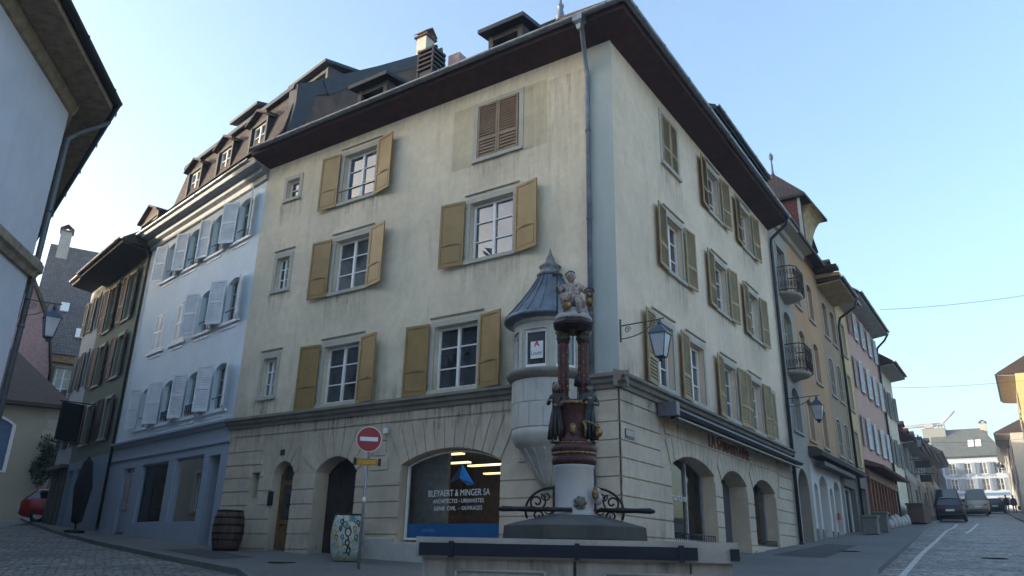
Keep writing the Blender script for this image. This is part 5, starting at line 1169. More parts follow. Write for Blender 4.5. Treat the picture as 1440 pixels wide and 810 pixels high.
car('parked_van', 'white and dark van standing further ahead in the lane', 'van', -4.6, 84, 96, (.38, .40, .40), 5.0, 1.95, 2.2, 'van')
car('parked_car', 'small white car in front of the blue inn', 'car', -6.9, 108, 170, (.6, .62, .66), 4.0, 1.7, 1.45)
car('parked_car', 'black car parked at the right kerb near the two walkers', 'car', -3.65, 99, 92, (.014, .014, .016), 4.3, 1.8, 1.45)
car('parked_car', 'red compact car parked below the ivy at the end of the lane', 'car', -36.55, 18.65, 65, (.32, .015, .02), 3.9, 1.7, 1.42)

# ================================================================== PEOPLE (skin-grown bodies)
def grow(name, joints, edges, mat, parent, root=0, sub=2, label=None):
    """joints: list of (x,y,z,r) in world space"""
    base = WL[parent]; me = bpy.data.meshes.new(name); me.from_pydata([tuple(Vector(j[:3]) - base) for j in joints], edges, [])
    o = bpy.data.objects.new(name, me); COL.objects.link(o)
    sk = o.modifiers.new('skin', 'SKIN'); sk.use_smooth_shade = True
    lay = me.skin_vertices[0] if me.skin_vertices else None
    for i, j in enumerate(joints):
        r = j[3]; lay.data[i].radius = (r, r) if not isinstance(r, tuple) else r; lay.data[i].use_root = (i == root)
    ss = o.modifiers.new('sub', 'SUBSURF'); ss.levels = sub; ss.render_levels = sub
    dg = bpy.context.evaluated_depsgraph_get(); me2 = bpy.data.meshes.new_from_object(o.evaluated_get(dg))
    bpy.data.objects.remove(o, do_unlink=True)
    for p in me2.polygons: p.use_smooth = True
    me2.materials.clear(); me2.materials.append(mat); o2 = bpy.data.objects.new(name, me2); COL.objects.link(o2)
    if parent is not None: o2.parent = parent
    WL[o2] = base
    if label: o2['label'] = label
    return o2
def ensure_skin(): pass
def pose(F, J): return [(*F.P(a, b_, c_), r) for a, b_, c_, r in J]
SKE = [(0, 1), (1, 2), (2, 3), (3, 4), (2, 5), (5, 6), (6, 7), (7, 8), (2, 9), (9, 10), (10, 11), (11, 12), (0, 13), (13, 14), (14, 15), (15, 16), (0, 17), (17, 18), (18, 19), (19, 20)]
def body(F, s, z0, arms=((.2, .1, 1.05), (.2, .1, .82)), step=.18):
    """u = right, o = forward; s = height/1.75"""
    J = [(0, 0, .93, .13), (0, .0, 1.15, .12), (0, 0, 1.38, .13), (0, .0, 1.52, .055), (0, .02, 1.66, .095),
         (.17, 0, 1.40, .06), (.24, 0, 1.15, .048), (.25, .08, .92, .036), (.25, .12, .82, .035),
         (-.17, 0, 1.40, .06), (-.24, 0, 1.15, .048), (-.25, .06, .92, .036), (-.25, .1, .82, .035),
         (.09, 0, .85, .09), (.10, step * .5, .48, .062), (.10, step * .6, .08, .045), (.10, step * .6 + .14, .04, .04),
         (-.09, 0, .85, .09), (-.10, -step * .1, .48, .062), (-.10, -step * .9, .10, .045), (-.10, -step * .9 + .14, .05, .04)]
    return [(*F.P(a * s, b_ * s, z0 + c_ * s), r * s) for a, b_, c_, r in J]
def walker(label, x, y, ang, coat, z0, s=1.0, group=None):
    t = thing('person', label, 'person', (x, y, z0), group); F = Frame(x, y, ang, 1)
    J = body(F, s, z0); grow('body', J, SKE, simple('dark_clothes_%d' % int(coat[2] * 1000), coat, .9), t)
    b = MB(); b.ball(F.P(0, -.01 * s, z0 + 1.70 * s), .105 * s, 8); part('hair', b, simple('dark_hair', (.03, .022, .018), .8), t)
    c = MB(); c.lathe(F.P(0, 0, z0), [(.24 * s, .78 * s), (.22 * s, 1.1 * s), (.24 * s, 1.4 * s), (.10 * s, 1.5 * s)], 12, sx=1, sy=.75); part('coat', c, simple('coat_%d' % int(coat[2] * 1000), tuple(k * .8 for k in coat), .9), t)
    return t
walker('walker in a dark coat on the right pavement, nearer the parked black car', -2.5, 96, 0, (.03, .03, .035), zg(-2.5, 96) + .1)
walker('walker in dark clothes carrying a bag, right-hand one of the pair', -1.85, 95, 0, (.035, .03, .05), zg(-1.85, 95) + .1)
b = MB(); c = Vector((-1.45, 95, zg(-1.45, 95) + .45)); b.box(c.x - .12, c.x + .12, c.y - .2, c.y + .2, c.z, c.z + .35); b.tube([c + Vector((0, -.12, .35)), c + Vector((-.08, 0, .6)), c + Vector((0, .12, .35))], .015, 5)
single('shopping_bag', b, blackp, 'dark bag held by the right-hand walker', 'bag', c, bevel=.03)

# ================================================================== FOUNTAIN
FC = Vector((-4.14, 7.42, 0)); fz = zg(FC.x, FC.y) + .1
va = math.degrees(math.atan2(FC.y, FC.x))           # viewing direction from the square
FF = Frame(FC.x, FC.y, va - 90, -1)                 # u to the right, o towards the square
# outward check: n must point to the origin side
if FF.n.dot(-FC) < 0: FF = Frame(FC.x, FC.y, va - 90, 1)
fountain = thing('fountain', 'painted stone fountain with carved figures on its column and a long grey stone basin', 'fountain', (FC.x, FC.y, fz))
bas = stucco('wet_grey_basin_stone', (.46, .45, .42), (.15, .155, .15), 1.2, .8, 30, 1.6)
O1, O2, HW, ZR = 1.85, -1.75, 1.27, .145
b = MB()
def ringbox(z0, z1, e0, t):
    for (u0, u1, o0, o1) in ((-HW - e0, HW + e0, O1 - t, O1 + e0), (-HW - e0, HW + e0, O2 - e0, O2 + t), (-HW - e0, -HW + t, O2 + t, O1 - t), (HW - t, HW + e0, O2 + t, O1 - t)): b.fbox(FF, u0, u1, o0, o1, z0, z1)
ringbox(fz - .5, ZR - .16, 0, .16); ringbox(ZR - .16, ZR, .05, .24)
b.fbox(FF, -HW + .1, HW - .1, O2 + .1, O1 - .1, fz - .5, fz - .1)
part('basin', b, bas, fountain, bevel=.012)
pn = MB()     # carved panel frames on the front
for (a, c_) in ((-HW + .06, -.02), (.02, HW - .06)):
    for p, q in (((a, ZR - .36), (a + .42, ZR - .36)), ((a + .42, ZR - .36), (a + .42, ZR - .27)), ((a + .42, ZR - .27), (c_ - .42, ZR - .27)), ((c_ - .42, ZR - .27), (c_ - .42, ZR - .36)), ((c_ - .42, ZR - .36), (c_, ZR - .36))):
        pass
    cx_ = (a + c_) / 2; w_ = (c_ - a) / 2
    arc = [(cx_ - w_ * .62, ZR - .26), (cx_ + w_ * .62, ZR - .26)]
    pn.tube([FF.P(u, O1 + .006, z) for u, z in arc], .012, 5)
    for s in (-1, 1):
        pn.tube([FF.P(cx_ + s * w_ * .62, O1 + .006, ZR - .26), FF.P(cx_ + s * w_ * .62, O1 + .006, ZR - .36)], .012, 5)
        pn.tube([FF.P(cx_ + s * (w_ * .62 + .22 * (1 - math.cos(t))), O1 + .006, ZR - .36 - .24 * math.sin(t) ) for t in [k * math.pi / 16 for k in range(9)]], .012, 5)
        pn.tube([FF.P(cx_ + s * (w_ * .62 + .22), O1 + .006, ZR - .6), FF.P(cx_ + s * (w_ * .62 + .22), O1 + .006, fz + .1)], .012, 5)
part('carved_panel', pn, bas, fountain)
b = MB(); b.fbox(FF, -.012, .012, O1 - .02, O1 + .004, fz, ZR - .17); b.fbox(FF, .93, .945, O1 - .02, O1 + .004, fz, ZR - .17); part('joint', b, blackp, fountain)
b = MB(); b.fbox(FF, -HW - .02, HW - .28, O1 + .052, O1 + .075, ZR - .145, ZR - .045)
for u in (-1.02, .02, .86): b.fbox(FF, u - .02, u + .02, O1 + .05, O1 + .09, ZR - .16, ZR - .03)
b.fbox(FF, HW - .02, HW + .05, O1 + .05, O1 + .08, ZR - .14, ZR - .05)
part('iron_band', b, simple('blue_black_band', (.015, .022, .04), .4, .3), fountain)
b = MB(); b.fbox(FF, -HW + .12, HW - .12, O2 + .12, O1 - .12, ZR - .26, ZR - .22)
wm, nt, pb = newmat('basin_water'); pb.inputs['Base Color'].default_value = (.02, .03, .03, 1); pb.inputs['Roughness'].default_value = .05; bump(nt, pb, noise(nt, coords(nt), 6, 2), .1, .01); part('water', b, wm, fountain)
dst = stucco('dark_wet_stone', (.10, .10, .095), (.04, .045, .04), 1.0, .6, 40, 3)
b = MB(); oct_ = dict(n=8, sm=False, rot=va + 22.5)
b.lathe((FC.x, FC.y, 0), [(.6, fz - .2), (.62, .15), (.78, .16), (.80, .18), (.79, .305), (.75, .32), (.32, .425)], **oct_); part('pedestal', b, dst, fountain)
mar = stucco('grey_white_marble', (.50, .50, .50), (.28, .27, .26), .9, .5, 30, 4)
b = MB(); b.lathe((FC.x, FC.y, 0), [(.255, .41), (.265, .44), (.235, .47), (.215, .50), (.210, .92), (.23, .95)], n=16, sm=True); part('lower_shaft', b, mar, fountain)
dred = simple('dark_red_paint', (.065, .015, .013), .55, 0, .5, 30); gold = simple('worn_gold_paint', (.30, .20, .08), .5, .4, .6, 30)
b = MB(); b.lathe((FC.x, FC.y, 0), [(.21, .945), (.235, .96), (.25, 1.0), (.235, 1.035), (.225, 1.05), (.245, 1.09), (.255, 1.12), (.245, 1.15), (.20, 1.18), (.19, 1.20)], 28); part('painted_ring', b, dred, fountain)
b = MB(); b.lathe((FC.x, FC.y, 0), [(.235, 1.06), (.252, 1.072), (.247, 1.085)], 28); b.lathe((FC.x, FC.y, 0), [(.195, 1.178), (.21, 1.187), (.195, 1.196)], 28); part('gold_band', b, gold, fountain)
# mascaron and spouts
b = MB(); m0 = FF.P(.06, .22, .55); b.ball(m0, .05, 8)
for k in range(7): a = k * math.pi / 3.5; b.ball(m0 + FF.d * (.05 * math.cos(a)) + Vector((0, 0, .05 * math.sin(a))), .024, 6)
part('mask_spout', b, stucco('lichen_stone', (.16, .17, .14), (.12, .13, .1), .9, .5), fountain)
film(FF, -HW, HW, fz - .2, ZR - .165, O1 + .004, gr_dn, fountain); film(FF, -HW, HW, fz - .2, -.3, O1 + .003, gr_up, fountain)
brz = simple('dark_bronze', (.03, .028, .026), .45, .6, .3)
for s, ua, ub in ((-1, -.02, -.80), (1, .30, .83)):
    b = MB(); z = .475; b.tube([FF.P(ua, .27, z), FF.P(ub * .5, .27, z), FF.P(ub * .52, .27, z), FF.P(ub - s * .2, .27, z), FF.P(ub - s * .05, .27, z), FF.P(ub, .27, z - .005)], [.022, .022, .03, .024, .03, .014], 8)
    b.tube([FF.P(s * .2, .05, z), FF.P(s * .3, .27, z)], .02, 6)
    part('spout_pipe', b, brz, fountain)
    b = MB(); c0 = FF.P(s * .215, .1, 0)
    def sp(cu, cz, r, turns, ph, dirn=1, n=26, thick=.011):
        b.tube([FF.P(s * (cu + r * (1 - k / n * .85) * math.cos(ph + dirn * turns * 2 * math.pi * k / n)), .1, cz + r * (1 - k / n * .85) * math.sin(ph + dirn * turns * 2 * math.pi * k / n)) for k in range(n + 1)], thick, 5)
    b.tube([FF.P(s * (.22 + .30 * math.sin(t)), .1, .47 + .24 * math.cos(t)) for t in [k * math.pi / 18 for k in range(12)]], .014, 6)
    sp(.40, .56, .10, 1.6, 2.2); sp(.30, .62, .055, 1.3, .5, -1, 18, .008); sp(.39, .42, .07, 1.4, -1.2, -1, 20); sp(.28, .48, .05, 1.2, 3.5, 1, 18, .008)
    b.tube([FF.P(s * .22, .1, .33), FF.P(s * .22, .1, .73)], .012, 6)
    part('scroll_bracket', b, iron, fountain)
# well with the two figures, then three columns
b = MB(); b.lathe((FC.x, FC.y, 0), [(.20, 1.19), (.18, 1.23), (.135, 1.27), (.125, 1.33), (.15, 1.48), (.155, 1.60), (.175, 1.62), (.175, 1.66), (.13, 1.67)], 20); part('well', b, dred, fountain)
b = MB(); b.lathe((FC.x, FC.y, 0), [(.176, 1.615), (.184, 1.63), (.176, 1.645)], 20); part('well_rim', b, gold, fountain); part('gilt_boss', MB().ball(FF.P(-.01, .14, 1.34), .045, 6, 1.4), gold, fountain)
for (u, o_) in ((-.115, .03), (.115, .03)):
    c = FF.P(u, o_ - .06, 0)
    b = MB(); b.lathe((c.x, c.y, 0), [(.075, 1.66), (.08, 1.70), (.062, 1.73), (.062, 2.34), (.075, 2.36), (.062, 2.38), (.09, 2.46)], 8, sm=False); cc = part('red_column', b, simple('oxblood_paint', (.075, .014, .018), .5, 0, .3, 14), fountain)
    for q in range(8):
        a = R_(q * 45 + va + 22.5 * 0); rr_ = .0635 if q % 2 else .0605; s_ = MB()
        for k in range(7): s_.ball((c.x + rr_ * math.cos(a), c.y + rr_ * math.sin(a), 1.80 + k * .078 + (q % 2) * .036), .010, 5)
        s_.tube([(c.x + rr_ * math.cos(a), c.y + rr_ * math.sin(a), 1.78), (c.x + rr_ * math.cos(a), c.y + rr_ * math.sin(a), 2.32)], .0025, 4)
        part('stud_strip', s_, gold, cc)
    b = MB(); b.lathe((c.x, c.y, 0), [(.065, 2.36), (.09, 2.40), (.075, 2.43), (.105, 2.48)], 8); part('capital', b, simple('dark_green_gilt', (.04, .06, .03), .45, .2, .4, 20), cc)
b = MB(); b.lathe((FC.x, FC.y, 0), [(.15, 2.47), (.19, 2.50), (.24, 2.53), (.25, 2.56), (.23, 2.59), (.21, 2.61)], 8, sm=False, rot=va + 22.5); part('canopy_slab', b, simple('black_red_stone', (.035, .018, .018), .5, 0, .4, 12), fountain)
b = MB(); b.lathe((FC.x, FC.y, 0), [(.215, 2.60), (.225, 2.64), (.18, 2.68), (.20, 2.71), (.14, 2.74)], 11, sm=True); b.fbox(FF, -.13, .16, -.2, .02, 2.66, 2.86); part('rock_seat', b, mar, fountain, bevel=.03)
# --- carved seated nude youth with staff
def face(F, c, r, parent, skin, o_dir=1):
    """eyes, nose, mouth, ears on a carved head centred at c (u,o,z)"""
    u, o_, z = c
    n = MB(); n.hexa([F.P(u - .10 * r, o_ + .86 * r, z - .30 * r), F.P(u + .10 * r, o_ + .86 * r, z - .30 * r), F.P(u + .17 * r, o_ + .75 * r, z - .34 * r), F.P(u - .17 * r, o_ + .75 * r, z - .34 * r), F.P(u - .05 * r, o_ + .84 * r, z + .15 * r), F.P(u + .05 * r, o_ + .84 * r, z + .15 * r), F.P(u + .08 * r, o_ + .7 * r, z + .15 * r), F.P(u - .08 * r, o_ + .7 * r, z + .15 * r)])
    n.ball(F.P(u, o_ + 1.02 * r, z - .24 * r), .13 * r, 6)
    for s in (-1, 1): n.ball(F.P(u + s * .98 * r, o_, z - .02 * r), .2 * r, 6, 1.3)
    part('nose', n, skin, parent)
    e = MB()
    for s in (-1, 1): e.ball(F.P(u + s * .36 * r, o_ + .86 * r, z + .06 * r), .11 * r, 6)
    part('eyes', e, blackp, parent)
    m_ = MB(); m_.tube([F.P(u - .26 * r, o_ + .84 * r, z - .50 * r), F.P(u, o_ + .94 * r, z - .52 * r), F.P(u + .26 * r, o_ + .84 * r, z - .50 * r)], .06 * r, 5); part('mouth', m_, simple('lip_red', (.22, .05, .045), .5), parent)
def hand(F, J, E, i, p, d, r=.012, side=1):
    """five short fingers leaving wrist joint i at p (u,o,z) towards d"""
    p = Vector(p); d = Vector(d).normalized(); x = d.cross(Vector((0, 1, 0))); x = x.normalized() if x.length > .1 else Vector((1, 0, 0))
    for k in range(5):
        off = x * ((k - 2) * r * .95); ln = (.026, .036, .04, .036, .022)[k] if k else .026
        if k == 0: off = x * (-2.3 * r * side)
        n = len(J); q1 = p + d * ln * .7 + off; q2 = p + d * ln * 1.35 + off * 1.05 + Vector((0, .012, -.006))
        J.append((*q1, r * .42)); J.append((*q2, r * .34)); E.append((i, n)); E.append((n, n + 1))
skinst = simple('weathered_flesh_paint', (.38, .31, .27), .7, 0, .42, 34)
FS = FF
y1 = part('youth', MB().lathe(FF.P(0, 0, 2.66), [(.02, 0), (.02, .01)], 6), mar, fountain, 'carved seated nude youth holding a staff on top of the column')
J = [(0, -.02, 2.84, .075), (0, .01, 2.92, .068), (-.005, .0, 3.01, .072), (-.015, .01, 3.075, .03), (-.025, .03, 3.105, .03),
     (.085, .0, 3.03, .034), (.15, .03, 2.95, .027), (.165, .07, 2.87, .02), (.16, .09, 2.845, .016),
     (-.095, .0, 3.03, .034), (-.15, .03, 2.96, .027), (-.17, .10, 2.985, .02), (-.17, .115, 3.005, .016),
     (.05, .06, 2.84, .05), (.055, .18, 2.83, .04), (.06, .19, 2.74, .030), (.065, .18, 2.67, .02), (.07, .23, 2.66, .018),
     (-.06, .06, 2.85, .05), (-.10, .17, 2.87, .04), (-.09, .12, 2.77, .028), (-.085, .12, 2.70, .02), (-.09, .17, 2.69, .018)]
E = [(0, 1), (1, 2), (2, 3), (3, 4), (2, 5), (5, 6), (6, 7), (7, 8), (2, 9), (9, 10), (10, 11), (11, 12), (0, 13), (13, 14), (14, 15), (15, 16), (16, 17), (0, 18), (18, 19), (19, 20), (20, 21), (21, 22)]
hand(FF, J, E, 8, (.16, .09, 2.845), (0, .3, -1)); hand(FF, J, E, 12, (-.17, .115, 3.005), (0, .2, 1), side=-1)
J = [(a * 1.12, b_, c_, r * 1.32) for a, b_, c_, r in J]
grow('body', pose(FF, J), E, skinst, y1, sub=2)
b = MB(); b.ball(FF.P(-.025, .04, 3.145), .055, 10, 1.15); hd = part('head', b, skinst, y1)
face(FF, (-.025, .04, 3.145), .055, y1, skinst)
b = MB()
for k in range(26):
    a = random.uniform(0, 6.28); e_ = random.uniform(.15, 1.4); b.ball(FF.P(-.025 + .055 * math.cos(a) * math.cos(e_), .025 + .05 * math.sin(a) * math.cos(e_) * (1 if math.sin(a) < 0 else .6), 3.165 + .052 * math.sin(e_)), .018, 5)
part('hair', b, simple('carved_dark_hair', (.09, .06, .045), .7), y1)
b = MB(); b.tube([FF.P(-.185, .12, 2.66), FF.P(-.185, .12, 3.2)], .009, 6); b.tube([FF.P(-.24, .12, 3.14), FF.P(-.13, .12, 3.15)], .007, 5); b.fprism(FF, [(-.24, 3.12), (-.235, 3.17), (-.20, 3.15), (-.19, 3.13)], .115, .125); part('staff', b, iron, y1)
b = MB(); b.ball(FF.P(-.07, .2, 2.735), .055, 10, .9); b.ball(FF.P(-.085, .2, 2.80), .025, 8); part('gilt_flask', b, gold, y1)
# small shield bearer on the right
b = MB(); b.fprism(FF, [(.15, 2.94), (.23, 2.94), (.235, 2.80), (.19, 2.64), (.145, 2.80)], .12, .145); b.tube([FF.P(.19 + .05 * math.cos(t), .14, 2.93 + .045 * math.sin(t)) for t in [k * .7 for k in range(10)]], .012, 6); part('shield', b, simple('dark_shield', (.05, .03, .03), .5), fountain)
b = MB(); b.ball(FF.P(.19, .16, 2.80), .03, 8, 1.6); b.ball(FF.P(.19, .165, 2.88), .02, 6); b.tube([FF.P(.148, .15, 2.93), FF.P(.15, .15, 2.78), FF.P(.19, .15, 2.65), FF.P(.23, .15, 2.78), FF.P(.232, .15, 2.93)], .008, 5); part('shield_figure', b, gold, fountain)
# robed figures at the well
def robed(uc, oc, z0, s, ang, robe, parent, name, label, arm, headtilt=0, beard=False, hood=None, lean=0, trim=True):
    F = Frame(*FF.P(uc, oc, 0).xy, math.degrees(math.atan2(FF.d.y, FF.d.x)) + ang, -1)
    if F.n.dot(FF.n) < 0 and abs(ang) < 60: F = Frame(*FF.P(uc, oc, 0).xy, math.degrees(math.atan2(FF.d.y, FF.d.x)) + ang, 1)
    st = part(name, MB().lathe(F.P(0, 0, z0), [(.06 * s / .5, 0), (.05 * s / .5, .012)], 10), dst, parent, label)
    k = s / 1.75
    J = [(0, 0, .95, .15), (0, lean * .5, 1.15, .135), (0, lean, 1.36, .14), (0, lean, 1.50, .05), (0, lean + .02, 1.57, .05),
         (.19, lean, 1.38, .075), (.27, lean + .08, 1.14, .062), arm[0] + (.038,), arm[1] + (.032,),
         (-.19, lean, 1.38, .075), (-.27, lean + .08, 1.14, .062), arm[2] + (.038,), arm[3] + (.032,),
         (.09, .02, .75, .13), (.10, .05, .45, .13), (.11, .04, .16, .12), (-.09, .02, .75, .13), (-.10, .05, .45, .13), (-.11, .04, .16, .12)]
    E = [(0, 1), (1, 2), (2, 3), (3, 4), (2, 5), (5, 6), (6, 7), (7, 8), (2, 9), (9, 10), (10, 11), (11, 12), (0, 13), (13, 14), (14, 15), (0, 16), (16, 17), (17, 18)]
    grow('body', [(*F.P(a * k, b_ * k, z0 + c_ * k), r * k) for a, b_, c_, r in J], E, robe, st)
    for pr in (arm[1], arm[3]):
        b = MB()
        for q in range(5): b.tube([F.P((pr[0] + (q - 2) * .018) * k, pr[1] * k, z0 + (pr[2]) * k), F.P((pr[0] + (q - 2) * .022) * k, (pr[1] + .07) * k, z0 + (pr[2] + .01) * k), F.P((pr[0] + (q - 2) * .02) * k, (pr[1] + .10) * k, z0 + (pr[2] - .03) * k)], [.016 * k, .013 * k, .009 * k], 5)
        b.ball(F.P(pr[0] * k, (pr[1] - .01) * k, z0 + pr[2] * k), .042 * k, 6)
        part('hand', b, skinst, st)
    for s_ in (-1, 1): part('foot', MB().tube([F.P(s_ * .10 * k, .06 * k, z0 + .05 * k), F.P(s_ * .12 * k, .26 * k, z0 + .03 * k)], [.05 * k, .035 * k], 8), skinst, st)
    hc = (0, (lean + .04) * k, z0 + 1.67 * k); b = MB(); b.ball(F.P(*hc), .105 * k, 10, 1.2); part('head', b, skinst, st); face(F, hc, .105 * k, st, skinst)
    b = MB(); hm = simple('carved_brown_hair', (.06, .028, .016), .7)
    if hood is None:
        for q in range(30):
            a = random.uniform(math.pi, 2 * math.pi); e_ = random.uniform(-1.3, 1.4); b.ball(F.P(.11 * k * math.cos(a), hc[1] - .01 + .1 * k * math.sin(a), hc[2] + .13 * k * math.sin(e_)), .035 * k, 5)
        for s_ in (-1, 1): b.tube([F.P(s_ * .09 * k, hc[1], hc[2] + .08 * k), F.P(s_ * .12 * k, hc[1] - .01, hc[2] - .08 * k), F.P(s_ * .11 * k, hc[1] - .0, hc[2] - .25 * k)], [.04 * k, .045 * k, .02 * k], 6)
        if beard: b.ball(F.P(0, hc[1] + .085 * k, hc[2] - .115 * k), .055 * k, 6, 1.3)
        b.ball(F.P(0, hc[1] - .02, hc[2] + .06 * k), .105 * k, 8, .9)
    else: b.lathe(F.P(0, hc[1] - .02 * k, hc[2] - .0), [(.125 * k, .0), (.12 * k, .07 * k), (.13 * k, .12 * k), (.06 * k, .17 * k)], 10); hm = hood
    part('hair' if hood is None else 'headdress', b, hm, st)
    b = MB()   # robe folds
    for q in range(11):
        a = 2 * math.pi * q / 11 + .2; b.tube([F.P(.14 * k * math.cos(a), .12 * k * math.sin(a), z0 + .98 * k), F.P(.2 * k * math.cos(a + .1), .17 * k * math.sin(a + .1) + .03 * k, z0 + .5 * k), F.P(.24 * k * math.cos(a), .19 * k * math.sin(a) + .04 * k, z0 + .10 * k)], [.03 * k, .045 * k, .05 * k], 6)
    part('robe_folds', b, robe, st)
    return st
r1 = simple('dark_brown_robe', (.035, .026, .028), .6, 0, .3, 14); r2 = simple('dark_green_robe', (.02, .032, .035), .55, 0, .3, 14)
robed(-.185, .03, 1.195, .66, -25, r1, fountain, 'bearded_figure', 'carved long-haired bearded figure in dark robe left of the well', ((.20, .30, 1.02), (.12, .36, 1.05), (-.1, .28, 1.2), (-.02, .36, 1.2)), beard=True)
w2 = robed(.165, .03, 1.195, .66, 25, r2, fountain, 'woman_figure', 'carved woman figure in dark green robe drawing water right of the well', ((.12, .26, 1.1), (.04, .34, 1.12), (-.25, .3, 1.22), (-.18, .4, 1.24)), hood=simple('dark_headdress', (.02, .022, .03), .6), lean=.03)
b = MB(); b.tube([FF.P(.10, .14, 1.42), FF.P(.13, .17, 1.36), FF.P(.12, .16, 1.25)], .016, 6); b.tube([FF.P(.12, .17, 1.42), FF.P(.2, .19, 1.39), FF.P(.26, .17, 1.35)], .014, 6); part('gilt_trim', b, gold, w2)
b = MB(); b.tube([FF.P(.045, .1, 1.60), FF.P(.045, .1, 1.86)], .006, 5); b.lathe(FF.P(.045, .1, 1.82), [(.045, 0), (.03, .10), (.01, .13)], 8); part('bell_pole', b, iron, fountain)
b = MB(); b.ball(FF.P(.27, .12, 1.30), .045, 8, 1.2); b.tube([FF.P(.27, .12, 1.34), FF.P(.27, .12, 1.40)], .015, 6); b.ball(FF.P(.22, .2, .64), .04, 8, 1.4); b.ball(FF.P(.22, .2, .70), .025, 6); part('gilt_jug', b, gold, fountain)
part('putto', MB().ball(FF.P(.25, .1, .60), .05, 8, 1.3).ball(FF.P(.25, .1, .68), .035, 8), mar, fountain)

# ================================================================== STREET FURNITURE
# no-entry sign
sx, sy = -11.4, 11.65; sz = zg(sx, sy) + .1
sg = thing('no_entry_sign', 'round red no entry sign on a grey pole in front of the beige house', 'sign', (sx, sy, sz))
SF = Frame(sx, sy, math.degrees(math.atan2(sy, sx)) - 90, 1)
if SF.n.dot(Vector((-sx, -sy, 0))) < 0: SF = Frame(sx, sy, math.degrees(math.atan2(sy, sx)) - 90, -1)
b = MB(); b.tube([(sx, sy, sz), (sx, sy, 2.2)], .03, 10); part('pole', b, simple('galvanised_pole', (.32, .33, .34), .45, .6), sg)
def disc(F, u, o0, o1, z, r, n=32): return MB().tube([F.P(u, o0, z), F.P(u, o1, z)], r, n)
part('disc', disc(SF, 0, .03, .045, 2.255, .262), whitep, sg); part('red_face', disc(SF, 0, .045, .049, 2.255, .248), simple('sign_red', (.33, .012, .02), .4, 0, .05), sg)
part('white_bar', MB().fbox(SF, -.185, .185, .049, .053, 2.215, 2.30), whitep, sg)
b = MB(); b.fbox(SF, -.28, .28, .03, .042, 1.72, 1.86); pl_ = part('extra_plate', b, simple('amber_plate', (.55, .30, .02), .45), sg)
b = MB()
for s in (-1, 1): b.fbox(SF, s * .25 - .03, s * .25 + .03, .028, .05, 1.715, 1.865)
part('clamp', b, iron, sg)
b = MB(); b.fbox(SF, -.20, .18, .042, .045, 1.735, 1.742); b.fbox(SF, -.20, .18, .042, .045, 1.838, 1.845); b.fbox(SF, -.207, -.20, .042, .045, 1.735, 1.845); b.fbox(SF, .18, .187, .042, .045, 1.735, 1.845); part('border', b, blackp, pl_)
part('sticker', MB().tube([(sx, sy, .98), (sx, sy, 1.09)], .033, 10), whitep, sg)
# barrels
def barrel_body(c, r, h, n=28): return MB().lathe(c, [(r * .80, 0), (r * .93, h * .2), (r, h * .45), (r, h * .55), (r * .93, h * .8), (r * .82, h), (r * .76, h), (r * .75, h - .04)], n)
bx_, by_ = -17.25, 12.85; bz = zg(bx_, by_) + .1
wb_ = thing('wine_barrel', 'old dark oak wine barrel on the pavement where the blue and beige houses meet', 'barrel', (bx_, by_, bz))
m, nt, pb = newmat('barrel_oak'); tcn = coords(nt, (18, 18, .6)); nt.links.new(mix(nt, ramp(nt, noise(nt, tcn, 1.2, 3), .35, .65), (.05, .03, .022), (.11, .065, .045)), pb.inputs['Base Color']); pb.inputs['Roughness'].default_value = .75; bump(nt, pb, noise(nt, tcn, 1.2, 3), .6, .01)
part('staves', barrel_body((bx_, by_, bz), .385, .98), m, wb_)
for z, r in ((.05, .33), (.26, .37), (.42, .391), (.62, .388), (.80, .362), (.95, .325)): part('hoop', MB().lathe((bx_, by_, bz), [(r - .01, z - .022), (r + .004, z - .022), (r + .004, z + .022), (r - .01, z + .022)], 28), iron, wb_)
part('lid', MB().lathe((bx_, by_, bz), [(.30, .93), (.001, .935)], 20), m, wb_)
px_, py_ = -12.85, 12.72; pz = zg(px_, py_) + .1
pb2 = thing('painted_barrel', 'pale barrel painted with loops and figures beside the dark arched door', 'barrel', (px_, py_, pz))
m, nt, pb = newmat('painted_barrel_paint'); v = coords(nt); 
c1 = mix(nt, ramp(nt, noise(nt, v, 5, 2), .5, .52), (.50, .52, .50), (.36, .42, .36)); c1 = mix(nt, ramp(nt, noise(nt, v, 7, 1, .5, 1), .60, .62), c1, (.45, .33, .08)); c1 = mix(nt, ramp(nt, noise(nt, coords(nt, (1, 1, 1), (1, 1, 0)), 8, 1, .5, 1), .63, .65), c1, (.04, .22, .20)); 
nt.links.new(c1, pb.inputs['Base Color']); pb.inputs['Roughness'].default_value = .5
part('staves', barrel_body((px_, py_, pz), .375, .98), m, pb2)
part('rim', MB().lathe((px_, py_, pz), [(.30, .95), (.315, .95), (.315, .99), (.30, .99)], 28), iron, pb2)
ph_ = math.degrees(math.atan2(-py_, -px_))
def onbar(da, z): 
    t = z / .98; r = .375 * (.80 + .2 * math.sin(math.pi * min(1, max(0, t)) ** .9)) + .006; a = R_(ph_ + da); return Vector((px_ + r * math.cos(a), py_ + r * math.sin(a), pz + z))
mk_ = {'black_loop': ([(0, .60, .085), (0, .38, .06), (6, .22, .06), (-26, .82, .05), (-28, .68, .04), (36, .80, .05)], blackp), 'teal_loop': ([(-12, .76, .06), (-18, .5, .04), (22, .85, .045), (28, .5, .05)], simple('teal_paint', (.03, .22, .2), .5)), 'ochre_loop': ([(22, .68, .05), (-40, .5, .05), (45, .55, .05)], simple('ochre_paint', (.4, .27, .06), .5))}
